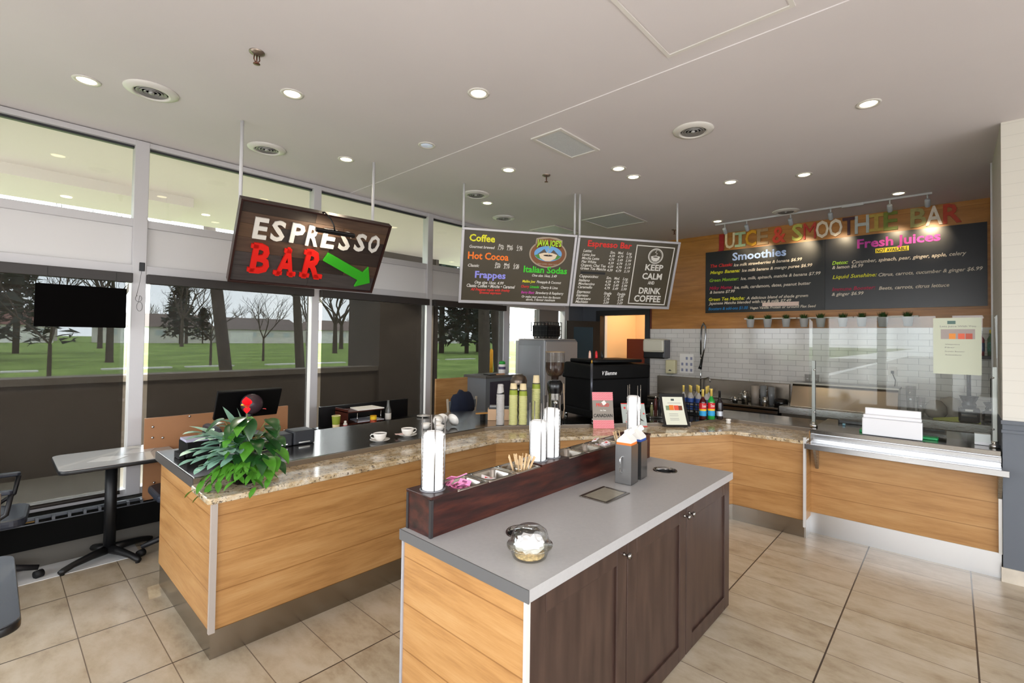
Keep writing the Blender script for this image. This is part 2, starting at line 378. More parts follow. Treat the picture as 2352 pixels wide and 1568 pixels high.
# short partition at the right, cream siding over slate wainscot
k = NT('siding'); P = k.coord(); x, y, z = k.xyz(P); ln = line_mask(k, z, .092, .02, .004)
k.l(k.mix(k.math('MULTIPLY', ln, .22), 'CFCBC2', '8D8A84'), k.b.inputs['Base Color']); k.b.inputs['Roughness'].default_value = .55
struct(MB().box(XP, 6.15, YS, YP, 1.19, H).build('wall_right', [k.m]))
sbox('wall_right_lower', GREYW, XP-.004, 6.15, YS, YP+.002, .105, 1.19)
sbox('trim_17', GREYW, XP-.016, XP, YS, YP+.01, 1.10, 1.125, bevel=.004)
sbox('trim_18', GREYW, XP-.02, XP, YS, YP+.012, 1.165, 1.195, bevel=.004)
sbox('baseboard_right', mat('stone_base', 'C9C0B2', .3, noise=.1, nscale=12), XP-.016, XP, YS, YP+.012, 0, .105)
sbox('trim_19', ALU, 6.14, 6.17, YP-.03, YP+.012, .9, H)
# walls behind the camera, with street windows
def pierced(name, axis, c, t, a0, a1, z0, z1, holes, m):
    mb = MB(); b = sorted(holes); cur = a0
    def bx(p, q, u, w):
        if axis == 'x': mb.box(c, c+t, p, q, u, w)
        else: mb.box(p, q, c, c+t, u, w)
    for (p, q, u, w) in b: bx(cur, p, z0, z1); bx(p, q, z0, u); bx(p, q, w, z1); cur = q
    bx(cur, a1, z0, z1); return struct(mb.build(name, m))
hb = [(-3.7, -2.6, .45, 2.7), (-2.4, -1.2, .45, 2.7), (-1.0, 0.0, .45, 2.7), (.25, 1.05, .45, 2.7), (1.2, 2.1, .45, 2.7), (2.4, 3.5, .45, 2.7), (3.7, 5.0, .45, 2.7)]
pierced('wall_behind', 'x', XB-.15, .15, YS, YW, 0, H+.15, hb, WHITE)
hs = [(-1.9, -.7, .45, 2.7), (-.5, .8, .45, 2.7), (1.0, 2.3, .45, 2.7), (2.5, 3.7, .45, 2.7), (3.9, 4.95, .45, 2.7)]
pierced('wall_street', 'y', YS-.15, .15, XB, XP+.3, 0, H+.15, hs, WHITE)
struct(MB().box(9.6, 9.7, YS, YW, 0, H).build('wall_end', WHITE)); sbox('wall_kitchen_side', WHITE, 6.15, 9.6, -1.0, -.9, 0, H)
# strip of floor under the heater, daylight on it painted as a pale colour
sbox('trim_20', mat('painted_daylight', 'D8D8D8', .18), XB, .84, 4.80, 5.16, 0, .004)
# hatch outline and metal grille panels in the ceiling
def frame_rect(mb, x0, x1, y0, y1, w, z0, z1):
    mb.box(x0, x1, y0, y0+w, z0, z1).box(x0, x1, y1-w, y1, z0, z1).box(x0, x0+w, y0+w, y1-w, z0, z1).box(x1-w, x1, y0+w, y1-w, z0, z1); return mb
t = thing('ceiling_hatch', 'square flush white access hatch in the ceiling above the island', 'access hatch', (2.33, .92, H))
frame_rect(MB(), 2.0, 2.66, .58, 1.26, .022, H-.0, H+.006).build('frame', mat('hatch_frame', 'D3CFCA', .6), t)
MB().box(2.03, 2.63, .61, 1.23, H+.003, H+.012).build('panel', CEIL, t)
for i, (x0, x1, y0, y1, lb) in enumerate([(2.99, 3.56, 2.315, 2.635, 'pale blue grey ceiling grille panel nearest the camera, left of the round vent'), (5.50, 6.15, 3.2, 3.87, 'pale blue grey ceiling grille panel above the second menu board'), (5.5, 6.1, 4.35, 4.85, 'ceiling grille panel mostly hidden behind the first menu board')]):
    t = thing('ceiling_grille', lb, 'ceiling panel', ((x0+x1)/2, (y0+y1)/2, H), group='ceiling grille panels')
    frame_rect(MB(), x0, x1, y0, y1, .03, H-.012, H).build('frame', mat('grille_frame', 'CFCBC6', .5), t, bevel=.003)
    MB().box(x0+.03, x1-.03, y0+.03, y1-.03, H-.006, H).build('grille', mat('grille_blue', 'C6C9CC', .6, noise=.05, nscale=90), t)
# ------------------------------------------------------------------ ceiling fittings
WARM = mat('lamp_glow', 'FFF3D0', .5, emit='FFF0C4', es=6.5)
def downlight(lb, lit=True):
    t = thing('recessed_downlight', lb, 'downlight', (0, 0, 0), group='recessed ceiling downlights')
    MB().lathe([(.052, .0), (.056, -.006), (.074, -.005), (.076, 0)], n=28).build('trim_ring', mat('lamp_trim', 'D2CEC8', .4), t, local=True)
    MB().lathe([(.052, -.001), (.05, -.003), (0, -.003)], n=24, cap=False).build('lens', WARM if lit else mat('lamp_off_glow', 'C4CCD8', .15, emit='B8C4D8', es=.35), t, local=True)  # the unlit lens is given a faint blue glow of its own
    return t
DL = [(.388, 4.32, 'leftmost ceiling downlight, beside the nearest round vent'), (1.367, 3.435, 'downlight between the nearest sprinkler and the espresso sign'), (2.211, 2.434, 'downlight above the middle of the island counter'), (4.084, .433, 'large looking downlight nearest the right hand partition'),
      (2.225, 4.306, 'downlight right of the espresso sign, near its right hanging pole'), (3.414, 3.296, 'downlight just left of the middle sprinkler'), (4.08, 2.437, 'left one of the close pair of downlights'), (4.385, 2.443, 'right one of the close pair of downlights'),
      (4.085, 4.305, 'downlight just above the left menu board'), (5.179, 1.739, 'downlight left of centre over the steel counter'), (5.412, 1.102, 'downlight over the end of the granite bar, right of two in a row'), (6.748, .442, 'downlight above the right end of the letter row'), (6.759, 2.444, 'downlight above the letter J on the wood wall')]
proto = None
for x, y, lb in DL:
    if proto is None: proto = downlight(lb); proto.matrix_world = Matrix.Translation((x, y, H if x > 2.78 else H+.006)); t = proto
    else: t = dup(proto, (x, y, H if x > 2.78 else H+.006), 0, lb)
    l = bpy.data.lights.new('downlight_lamp', 'SPOT'); l.energy = 16; l.color = (1, .82, .60); l.spot_size = radians(105); l.spot_blend = .8; l.shadow_soft_size = .05
    o = bpy.data.objects.new('downlight_lamp', l); COL.objects.link(o); o.location = (x, y, H-.02)
t = downlight('unlit bluish ceiling downlight between the espresso sign and the menu boards', False); t.matrix_world = Matrix.Translation((2.522, 3.44, H+.006))
def vent(lb):
    t = thing('round_air_vent', lb, 'air vent', group='round ceiling air vents')
    MB().lathe([(.158, 0), (.156, -.006), (.135, -.012), (.112, -.022), (.10, -.02), (.098, 0)], n=36).build('rim', mat('vent_white', 'D3D0CB', .45), t, local=True)
    MB().lathe([(.1, -.001), (0, -.001)], n=30, cap=False).build('throat', mat('vent_dark', '2A2A2C', .8), t, local=True)
    for q in (.082, .06, .038): MB().lathe([(q, -.003), (q+.007, -.014), (q+.004, -.018), (q-.006, -.008)], n=30).build('ring', mat('vent_louvre', '9B9A98', .4, .3), t, local=True)
    MB().lathe([(.016, -.002), (.018, -.02), (0, -.024)], n=16, cap=False).build('hub', mat('vent_louvre', '9B9A98'), t, local=True)
    return t
proto = None
for x, y, lb in [(.708, 4.155, 'round vent nearest the camera on the left, beside the first downlight'), (1.63, 4.62, 'round ceiling vent just behind the left pole of the espresso sign'), (3.712, 1.539, 'round ceiling vent standing alone right of centre'), (3.752, 4.149, 'round vent by the left pole of the menu boards'), (4.735, 4.652, 'far round vent right above the first menu board'), (6.78, 1.587, 'far round vent above the track lights')]:
    if proto is None: proto = vent(lb); proto.matrix_world = Matrix.Translation((x, y, H+.006))
    else: dup(proto, (x, y, H if x > 2.78 else H+.006), 0, lb)
def sprinkler(lb):
    t = thing('fire_sprinkler', lb, 'sprinkler', group='ceiling sprinklers')
    MB().lathe([(.037, 0), (.036, -.006), (.02, -.014), (.012, -.018), (0, -.018)], n=20, cap=False).build('escutcheon', mat('sprinkler_metal', '8C7F74', .3, .8), t, local=True)
    MB().tube([(.012, 0, -.016), (.014, 0, -.04), (.003, 0, -.058)], .003, 6).tube([(-.012, 0, -.016), (-.014, 0, -.04), (-.003, 0, -.058)], .003, 6).tube([(0, 0, -.015), (0, 0, -.06)], .0035, 6).build('yoke', mat('sprinkler_brass', '6E4A3C', .35, .8), t, local=True)
    MB().lathe([(0, -.058), (.016, -.06), (.017, -.063), (0, -.064)], n=14, cap=False).build('deflector', mat('sprinkler_brass', '6E4A3C'), t, local=True)
    return t
p0 = sprinkler('brass fire sprinkler at upper left, nearest the camera'); p0.matrix_world = Matrix.Translation((1.023, 3.094, H+.006)) @ Matrix.Scale(1.15, 4)
dup(p0, (3.772, 3.101, H), .5, 'brass fire sprinkler in the middle, above the pair of menu boards', 1.15); dup(p0, (6.862, 3.124, H), .9, 'far brass fire sprinkler beside the maple wall', 1.15)

# ------------------------------------------------------------------ roller shades inside the windows
xsw = [(-.66, .80), (.90, 2.36), (2.445, 3.915), (4.0, 5.40)]
for i, (a, b) in enumerate(xsw):
    t = thing('roller_shade', ['dark see through roller shade over the leftmost window, behind the hanging black panel', 'dark see through roller shade showing the leaning tree trunk', 'dark see through roller shade right of the plant, in front of the outside column', 'dark see through roller shade on the small far window with the orange post'][i], 'roller shade', ((a+b)/2, YW-.06, 2.27), group='dark roller shades')
    g = .022 if i < 3 else .012
    MB().box(a, b, YW-.12, YW-.05, 2.19, 2.272).build('valance', mat('shade_box', '2A2523', .5), t, bevel=.004)
    MB().quad((a+g*1.2, YW-.07, .40), (b-g*1.8, YW-.07, .40), (b-g*1.8, YW-.07, 2.2), (a+g*1.2, YW-.07, 2.2)).build('fabric', SHADE, t)
    MB().tube([(a+g*1.2, YW-.07, .402), (b-g*1.8, YW-.07, .402)], .010, 8).build('hem_bar', mat('hem', '35302D', .5), t)
# finned heater under the shades
t = thing('baseboard_heater', 'long black convection heater with slotted grey top rail, under the left windows', 'heater', (.2, 5.1, .13))
MB().box(XB+.02, 2.3, 5.0, 5.28, .17, .365).build('cover', mat('heater_black', '050505', .8, spec=.15), t, bevel=.004)
mb = MB(); 
for i in range(48): xx = -2.1+.087*i; mb.box(xx, xx+.018, 4.998, 5.06, .352, .385)
mb.box(XB+.02, 2.3, 5.045, 5.07, .366, .388); mb.box(XB+.02, 2.3, 4.995, 5.003, .35, .358); mb.build('slotted_rail', mat('heater_rail', '55585E', .4, .6), t)
mb = MB()
for i in (20, 21, 22, 23, 24, 25, 26): mb.box(-2.1+.087*i+.02, -2.1+.087*i+.085, 5.01, 5.04, .354, .366)
mb.build('brass_insert', mat('brass_fins', 'B98A35', .4, .5), t)
MB().box(XB+.02, 2.3, 5.08, 5.26, 0, .17).build('plinth', mat('heater_plinth', '5A5650', .5), t)

# ================================================================== THE BAR
# counter carcase: along the windows, diagonal, then parallel to the far wall
FL = [(.823, 2.981), (2.984, 2.981), (4.935, 1.622), (4.935, 1.0)]     # customer side
outer = FL+[(6.1, 1.0), (6.1, 2.05), (3.95, 4.02), (3.55, 4.25), (.823, 4.25)]
def inset(p, d):   # shrink the front run only
    return p
bar = thing('coffee_bar', 'long maple fronted service bar with steel kickplate that bends round the room', 'counter', (2.5, 3.4, 0))
mb = MB(); mb.prism([(.835, 2.99), (2.988, 2.99), (4.945, 1.628), (4.945, 1.01), (6.05, 1.01), (6.05, 2.03), (3.9, 3.98), (3.5, 4.2), (.835, 4.2)], .15, .838); mb.build('body', WOOD, bar)
mb = MB(); mb.prism([(.823, 2.985), (.823, 4.15), (.840, 4.15), (.840, 2.985)], .15, .838); mb.build('end_panel', WOOD, bar)
mb = MB(); mb.prism([(.828, 2.984), (2.985, 2.984), (4.936, 1.624), (4.936, 1.0), (6.0, 1.0), (6.0, 2.0), (3.85, 3.95), (3.5, 4.14), (.828, 4.14)], 0, .15); mb.build('kickplate', KICK, bar)
MB().box(.815, .845, 2.968, 2.990, .145, .84).build('corner_strip', mat('strip_alu', 'A79D95', .45), bar)
MB().box(4.905, 4.945, .985, 1.003, .10, .90).build('end_strip', mat('strip_alu2', 'C6C3C0', .4), bar)
MB().box(.8105, .8145, 3.322, 4.27, .85, .9065).build('end_edge', mat('steel_edge_dark', '4E4A47', .4), bar)
def bevel_poly(p, r=.03, n=4):
    out = []; m = len(p)
    for i in range(m):
        a, b, c = Vector(p[i-1]), Vector(p[i]), Vector(p[(i+1) % m]); u = (a-b).normalized(); v = (c-b).normalized()
        for k_ in range(n+1):
            t_ = k_/n; out.append(tuple((b+u*r)*(1-t_)**2+2*b*t_*(1-t_)+(b+v*r)*t_*t_))
    return out
gp = bevel_poly([(.792, 2.955), (2.99, 2.955), (4.90, 1.625), (4.90, .992), (5.475, .992), (5.475, 1.93), (4.93, 2.05), (3.33, 3.27), (3.17, 3.33), (.80, 3.33)], .035)
o = MB().prism(gp, .839, .872, sm=False).build('granite_top', GRANITE, bevel=.007); tag(o, 'speckled tan granite slab along the front edge of the bar', 'countertop')
wt = thing('steel_worktop', 'brushed steel worktop raised behind the granite slab of the bar', 'worktop', (3, 3.8, .84))
MB().prism([(.815, 3.325), (3.165, 3.325), (3.325, 3.265), (4.925, 2.045), (5.46, 1.925), (5.46, 1.0), (6.1, 1.0), (6.1, 2.08), (3.98, 4.03), (3.58, 4.27), (.815, 4.27)], .84, .91).build('worktop', STEEL_TOP, wt, bevel=.006)
mb = MB(); ep = [(.815, 3.325), (3.165, 3.325), (3.325, 3.265), (4.925, 2.045), (5.46, 1.925), (5.46, 1.0)]
for i in range(5):
    a_, b_ = Vector((*ep[i], 0)), Vector((*ep[i+1], 0)); d_ = (b_-a_).normalized(); n_ = Vector((d_.y, -d_.x, 0))*.0025
    p = [a_+n_, b_+n_, b_-n_, a_-n_]; mb.prism([(v.x, v.y) for v in p], .8725, .903)
mb.build('upstand_edge', mat('edge_granite_reflection', '6A5C4C', .35), wt)  # brown painted in for the granite mirrored in the steel step
# serving counter on the right
sc = thing('serving_counter', 'maple fronted steel serving counter with tray slide and steel kickplate', 'counter', (5.5, .35, 0))
MB().box(5.125, 5.9, -.27, 1.0, .155, .93).build('body', WOOD, sc)
MB().box(4.945, 5.13, .985, 1.003, .155, .84).build('end_panel', WOOD, sc)
MB().box(5.118, 5.13, -.272, .99, 0, .187).build('kickplate', mat('kick_bright', 'D6D6D6', .3, 1.), sc)
MB().box(5.112, 5.1245, -.272, .985, .80, .925).build('apron', mat('tray_steel', 'C4C5C7', .2, 1.), sc)
MB().box(4.935, 5.125, .986, 1.0, 0, .158).build('kick_return', mat('kick_bright', 'C9C9C8'), sc)
MB().box(5.095, 5.125, -.275, -.255, .187, .80).build('corner_strip', mat('strip_white', 'DAD8D4', .4, .3), sc)
mb = MB(); mb.box(5.09, 5.95, -.272, .985, .925, .955); mb.box(5.085, 5.10, -.272, .985, .918, .958); mb.build('counter_top', STEEL_TOP, sc, bevel=.004)
mb = MB(); mb.box(5.075, 5.115, -.272, .98, .872, .912); mb.box(4.905, 5.11, -.272, .98, .832, .848); mb.box(4.885, 4.91, -.302, .99, .806, .852); mb.build('tray_slide', mat('tray_steel', 'C4C5C7', .2, 1.), sc, bevel=.003)
for y in (.93, -.262):
    MB().prism([(4.96, .81), (5.12, .81), (5.12, .60), (5.09, .60)], -.012, .012, T=Matrix.Translation((0, y, 0)) @ Matrix.Rotation(radians(90), 4, 'X')).build('bracket', STEEL, sc, bevel=.002)
# ================================================================== THE ISLAND
isl = thing('condiment_island', 'condiment island cabinet with dark shaker doors and a maple end panel', 'cabinet', (2.3, 1.48, 0))
MB().box(1.285, 3.305, 1.125, 1.84, 0, .835).build('carcase', DARKWOOD, isl)
MB().box(1.272, 1.285, 1.118, 1.85, 0, .836).build('end_panel', WOOD, isl)
MB().box(1.266, 1.287, 1.105, 1.119, 0, .836).build('corner_strip', mat('strip_light', 'C9C2BC', .4), isl)
MB().box(1.266, 1.29, 1.848, 1.862, 0, .836).build('corner_strip', mat('strip_grey', '9C9CA2', .4), isl)
for i, (a, b) in enumerate([(1.29, 1.957), (1.963, 2.609), (2.615, 3.30)]):
    y0 = 1.106; mb = MB(); s = .085
    mb.box(a, a+s, y0, 1.125, .012, .832).box(b-s, b, y0, 1.125, .012, .832).box(a+s, b-s, y0, 1.125, .012, .012+s).box(a+s, b-s, y0, 1.125, .755, .832)
    mb.box(a+s-.001, b-s+.001, 1.117, 1.125, .09, .76)
    d = mb.build('door', DARKWOOD, isl, bevel=.003)
    kx = {0: b-.028, 1: b-.028, 2: a+.03}[i]
    T = Matrix.Translation((kx, y0, .788)) @ Matrix.Rotation(radians(90), 4, 'X')
    MB().lathe([(.009, 0), (.008, .004), (.005, .008), (.005, .02), (.013, .025), (.015, .03), (.011, .036), (0, .038)], n=16, T=T).build('knob', mat('knob_nickel', '8E8A86', .18, 1.), d)
# worktop with its cut-outs
HOLES = [(1.62, 1.44, .074), (3.045, 1.44, .074)]
top = thing('island_worktop', 'light grey laminate worktop of the condiment island with two round waste holes', 'worktop', (2.3, 1.48, .838))
bm = bmesh.new()
def circ_edges(pts, z):
    vs = [bm.verts.new((x, y, z)) for x, y in pts]; return [bm.edges.new((vs[i], vs[(i+1) % len(vs)])) for i in range(len(vs))]
ed = circ_edges([(1.262, 1.092), (3.326, 1.092), (3.326, 1.868), (1.262, 1.868)], .883)
for cx, cy, r in HOLES: ed += circ_edges(disc(r, 32, (cx, cy)), .883)
bmesh.ops.triangle_fill(bm, edges=ed, use_beauty=True)
vs = [tuple(v.co) for v in bm.verts]; fs = [[v.index for v in f.verts] for f in bm.faces]; bm.verts.index_update()
fs = [[v.index for v in f.verts] for f in bm.faces]; bm.free()
mb = MB(); mb.add(vs, fs); mb.build('surface', LAM, top, fix=True)
for f in bpy.data.objects['surface'].data.polygons: pass
mb = MB(); mb.quad((1.262, 1.092, .838), (3.326, 1.092, .838), (3.326, 1.092, .883), (1.262, 1.092, .883)).quad((3.326, 1.092, .838), (3.326, 1.868, .838), (3.326, 1.868, .883), (3.326, 1.092, .883)).quad((3.326, 1.868, .838), (1.262, 1.868, .838), (1.262, 1.868, .883), (3.326, 1.868, .883)).quad((1.262, 1.868, .838), (1.262, 1.092, .838), (1.262, 1.092, .883), (1.262, 1.868, .883))
mb.build('front_edge', LAM, top)
MB().box(1.258, 1.263, 1.090, 1.87, .837, .8835).build('end_edge', mat('edge_dark', '5B5B5C', .35), top)
for cx, cy, r in HOLES:
    rr = MB().lathe([(r+.006, .8835), (r+.004, .888), (r-.003, .887), (r-.006, .872)], (cx, cy, 0), n=36, cap=False).build('waste_ring', mat('ring_chrome', '9A9896', .15, 1.), top)
    MB().lathe([(r-.0065, .874), (r-.007, .60), (0, .60)], (cx, cy, 0), n=28, cap=False).build('chute', mat('chute_dark', '121212', .6), top)
f = thing('drop_in_hatch', 'square steel drop in waste flap let into the island worktop', 'hatch', (2.32, 1.455, .883))
frame_rect(MB(), 2.20, 2.445, 1.365, 1.545, .02, .883, .888).build('frame', mat('hatch_steel', '8A8580', .3, 1.), f, bevel=.002)
MB().box(2.222, 2.425, 1.388, 1.525, .883, .8865).build('flap', mat('flap_cream', 'A9A394', .3, .4, noise=.08, nscale=30), f)
# stained condiment box
bx = thing('condiment_box', 'dark stained wooden box running along the island with steel tubs set in its top', 'box', (2.3, 1.765, .883))
X0, X1, Y0, Y1 = 1.290, 3.372, 1.682, 1.855
mb = MB(); mb.box(X0, 3.30, Y0, Y0+.012, .8835, 1.05); mb.box(X0, 3.30, Y1-.012, Y1, .8835, 1.05); mb.box(X0, X0+.012, Y0+.012, Y1-.012, .8835, 1.05); mb.box(3.288, 3.30, Y0+.012, Y1-.012, .8835, 1.05); mb.box(X0+.01, 3.29, Y0+.01, Y1-.01, .8835, .89)
mb.build('sides', STAIN, bx)
for xx, yy in ((X0-.004, Y0-.004), (X0-.004, Y1-.008)): MB().box(xx, xx+.014, yy, yy+.014, .8835, 1.047).build('corner_trim', mat('corner_dark', '2E2B2C', .4), bx)
for a, b in ((X0-.006, 1.435), (2.04, 2.285), (3.09, 3.305)): MB().box(a, b, Y0-.006, Y1+.006, 1.05, 1.062).build('lid_board', STAIN, bx, bevel=.002)
tubs = [(1.437, 1.635, 'pink'), (1.638, 1.835, 'white'), (1.838, 2.036, 'stir'), (2.288, 2.487, 'empty'), (2.490, 2.688, 'blue'), (2.691, 2.889, 'white2'), (2.892, 3.088, 'stir2')]
lbl = {'pink': 'steel tub holding pink sweetener packets, nearest the camera', 'white': 'steel tub with a few white sugar packets, second from the near end', 'stir': 'steel tub that holds the cup of wooden stir sticks', 'empty': 'empty steel tub just past the middle lid stacks', 'blue': 'steel tub with a pale blue packet at the bottom', 'white2': 'steel tub heaped with white packets beside the milk cartons', 'stir2': 'farthest steel tub with stir sticks leaning in it'}
for a, b, kd in tubs:
    t = thing('steel_tub', lbl[kd], 'tub', ((a+b)/2, 1.768, 1.05), group='steel tubs in the condiment box')
    mb = MB(); n = 28
    def ring(inx, iny, z, r):
        p = rrect(a+inx, b-inx, Y0+iny, Y1-iny, r, 6); return [(x, y, z) for x, y in p]
    rings = [ring(.000, -.002, 1.052, .012), ring(.001, -.001, 1.057, .012), ring(.014, .012, 1.057, .03), ring(.018, .016, 1.05, .03), ring(.024, .022, .99, .03), ring(.034, .032, .975, .028)]
    m = len(rings[0]); vs = [p for r_ in rings for p in r_]; fs = []
    for q in range(len(rings)-1):
        for j in range(m): fs.append((q*m+j, q*m+(j+1) % m, (q+1)*m+(j+1) % m, (q+1)*m+j))
    fs.append(tuple((len(rings)-1)*m+j for j in range(m)))
    mb.add(vs, fs, 0, True); mb.build('tub', mat('tub_steel', 'ABA49C', .22, 1.), t)
def packets(name, label, x0, x1, col, n, zc, grp, ink, up_=1, size=(.058, .034)):
    rs = random.Random(hash(label) % 999 if False else len(label)*7)
    t0 = thing(name, label, 'packet', (0, 0, 0), group=grp)
    MB().add([(-size[0]/2, -size[1]/2, 0), (size[0]/2, -size[1]/2, 0), (size[0]/2, size[1]/2, 0), (-size[0]/2, size[1]/2, 0), (-size[0]/2*.9, -size[1]/2*.9, .004), (size[0]/2*.9, -size[1]/2*.9, .005), (size[0]/2*.9, size[1]/2*.9, .004), (-size[0]/2*.9, size[1]/2*.9, .005)], [(0, 3, 2, 1), (4, 5, 6, 7), (0, 1, 5, 4), (1, 2, 6, 5), (2, 3, 7, 6), (3, 0, 4, 7)]).build('paper_sleeve', col, t0, local=True)
    MB().box(-.012, .010, -.007, .006, .0046, .0052).build('print', ink, t0, local=True)
    out = []
    for i in range(n):
        o = t0 if i == 0 else dup(t0, (0, 0, 0))
        e = Matrix.Translation((rs.uniform(x0, x1), rs.uniform(1.715, 1.82), zc+.007*i+rs.uniform(0, .004)))
        e = e @ Matrix.Rotation(rs.uniform(0, 6.28), 4, 'Z') @ Matrix.Rotation(rs.uniform(-.5, .5)*up_, 4, 'X') @ Matrix.Rotation(rs.uniform(-.45, .45)*up_, 4, 'Y')
        o.matrix_world = e; out.append(o)
    return out
PINK = mat('packet_pink', 'F08FC0', .6); PWHITE = mat('packet_white', 'E9E2E4', .6)
packets('sweetener_packet', 'pink sweetener packet lying in the nearest steel tub', 1.475, 1.60, PINK, 13, .995, 'pink sweetener packets', mat('packet_ink', '8A4A70', .6), 1.3)
packets('sugar_packet', 'white sugar packet lying in the second steel tub', 1.675, 1.78, PWHITE, 8, .985, 'white sugar packets in the second tub', mat('packet_red', 'D04A4A', .6), 1.5)
packets('sugar_packet', 'white packet in the heap beside the milk cartons', 2.72, 2.86, PWHITE, 12, .99, 'white packets heaped in the sixth tub', mat('packet_red', 'D04A4A', .6), .9)
o = packets('sugar_packet', 'pale blue sweetener packet in the fifth steel tub', 2.60, 2.61, mat('packet_blue', 'A9CDE8', .5), 1, .982, 'x', mat('packet_navy', '4A6A9A'), 0, (.09, .07))[0]; del o['group']
o = packets('sugar_packet', 'cream sweetener packet at the bottom of the fifth tub', 2.545, 2.55, mat('packet_cream', 'E6D2B8', .5), 1, .982, 'x', mat('packet_red'), 0)[0]; del o['group']
# stir sticks in a clear cup, and a few more further on
t = thing('stir_stick_cup', 'clear plastic cup in the third tub packed with wooden stir sticks', 'cup', (1.945, 1.755, .98))
MB().lathe([(.030, .978), (.036, 1.03), (.041, 1.075), (.040, 1.075), (.0345, 1.03), (.028, .98)], (1.945, 1.755, 0), n=24, cap=False).build('cup', PLASTIC, t)
def stick(label, grp):
    t = thing('stir_stick', label, 'stir stick', group=grp)
    MB().prism(rrect(-.0035, .0035, 0, .14, .0034, 3), -.0009, .0009, T=Matrix.Rotation(radians(90), 4, 'X')).build('blade', STICKW, t, local=True); return t
p0 = stick('wooden stir stick standing in the clear plastic cup', 'stir sticks in the cup')
rs = random.Random(3)
for i in range(34):
    o = p0 if i == 0 else dup(p0, (0, 0, 0)); a = rs.uniform(0, 6.28); r = .026*math.sqrt(rs.random())
    o.matrix_world = Matrix.Translation((1.945+r*cos(a), 1.755+r*sin(a), .982)) @ Matrix.Rotation(a, 4, 'Z') @ Matrix.Rotation(.08+.34*r/.026*rs.uniform(.6, 1), 4, 'Y') @ Matrix.Rotation(rs.uniform(0, 3), 4, 'Z')
p1 = stick('wooden stir stick leaning in the farthest steel tub', 'stir sticks in the farthest tub')
for i, (dx, tl) in enumerate([(0, -.32), (.012, -.25), (.02, -.38), (.03, -.2), (.06, .12), (.066, .18)]):
    o = p1 if i == 0 else dup(p1, (0, 0, 0)); o.matrix_world = Matrix.Translation((2.985+dx, 1.76-.004*i, .975)) @ Matrix.Rotation(-.7, 4, 'Z') @ Matrix.Rotation(tl, 4, 'Y') @ Matrix.Rotation(.4, 4, 'Z')
# stacks of white cup lids held by wire rods
def lid_stack(x, y, n, z0, label, r=.046, dz=.0058, lean=0., rods=.37, odd=False):
    t = thing('lid_holder', 'wire holder standing on the condiment box, '+label, 'lid holder', (x, y, z0), group=None)
    for a in (1.1, 2.75, 4.2, 5.6): MB().tube([(x+(r+.006)*cos(a), y+(r+.006)*sin(a), z0), (x+(r+.006)*cos(a), y+(r+.006)*sin(a), z0+rods)], .0028, 8).build('rod', mat('rod_steel', 'B5B5B5', .25, 1.), t)
    MB().lathe([(r+.012, z0), (r+.012, z0+.003), (0, z0+.003)], (x, y, 0), n=28).build('base_ring', mat('lid_base', '76767A', .4), t)
    g = thing('cup_lid', 'white plastic cup lid in the stack '+label, 'lid', (0, 0, 0), group='white cup lids '+label)
    MB().lathe([(r, 0), (r+.001, .004), (r-.002, .0075), (r-.008, .008), (r-.010, .015), (r-.013, .0155), (r-.015, .011), (0, .0105)], n=30, cap=False).build('lid', CUPWHITE, g, local=True)
    for i in range(n):
        o = g if i == 0 else dup(g, (0, 0, 0))
        k_ = i/n; top_ = max(0, i-(n-3))
        o.matrix_world = Matrix.Translation((x+.001*sin(i*2.1)+(lean*top_), y+.001*cos(i*1.7), z0+.004+dz*i)) @ Matrix.Rotation(.05*top_*(1 if lean else 0), 4, 'Y') @ Matrix.Rotation(.01*sin(i), 4, 'X')
    return t
lid_stack(1.362, 1.768, 43, 1.062, 'nearest the camera', lean=.003, rods=.33)
lid_stack(2.10, 1.765, 37, 1.062, 'on the left of the middle pair', rods=.33)
lid_stack(2.222, 1.765, 47, 1.062, 'on the right of the middle pair', lean=.002, rods=.36)
lid_stack(3.20, 1.765, 46, 1.062, 'at the far end of the box', r=.048, rods=.36)
# carton caddies
def caddy(x, y, rz, label, col, ink):
    t = thing('carton_caddy', label, 'caddy', (x, y, .8835), rz)
    w = .052; h = .235; mb = MB()
    mb.box(-w, w, -w, -w+.002, .001, h).box(-w, w, w-.002, w, .001, h).box(-w, -w+.002, -w, w, .001, h).box(w-.002, w, -w, w, .001, h).box(-w, w, -w, w, .001, .004)
    mb.build('sleeve', mat('caddy_steel', '9A9A9A', .3, 1.), t, local=True)
    MB().tube([(-w, w*.2, .07), (-w-.022, w*.2, .075), (-w-.024, w*.2, .085), (-w-.024, w*.2, .15), (-w-.022, w*.2, .16), (-w, w*.2, .165)], .0045, 8).build('handle', mat('caddy_handle', 'CFCFCF', .25, 1.), t, local=True)
    c = thing('milk_carton', 'open gable top milk carton standing in the '+col+' steel caddy', 'carton', (x, y, .889), rz)
    q = w-.006; z1 = .255
    MB().box(-q, q, -q, q, 0, z1).build('carton_body', PAPER, c, local=True)
    MB().add([(-q, -q, z1), (q, -q, z1), (q, q, z1), (-q, q, z1), (-q*.9, 0, z1+.045), (q*.9, 0, z1+.045), (-q*.9, 0, z1+.062), (q*.9, 0, z1+.062)], [(0, 1, 5, 4), (2, 3, 4, 5), (1, 2, 5), (3, 0, 4), (4, 5, 7, 6)]).build('gable', PAPER, c, local=True)
    MB().box(-q-.001, q+.001, -q-.001, q+.001, z1-.035, z1-.012).build('print_band', ink, c, local=True)
    T = Matrix.Translation((.018, -.005, z1+.035)) @ Matrix.Rotation(.9, 4, 'Y') @ Matrix.Rotation(.5, 4, 'X')
    MB().lathe([(.017, 0), (.017, .02), (.019, .021), (.019, .033), (0, .034)], n=18, T=T).build('cap', mat('cap_white', 'E8E8E8', .4), c, local=True)
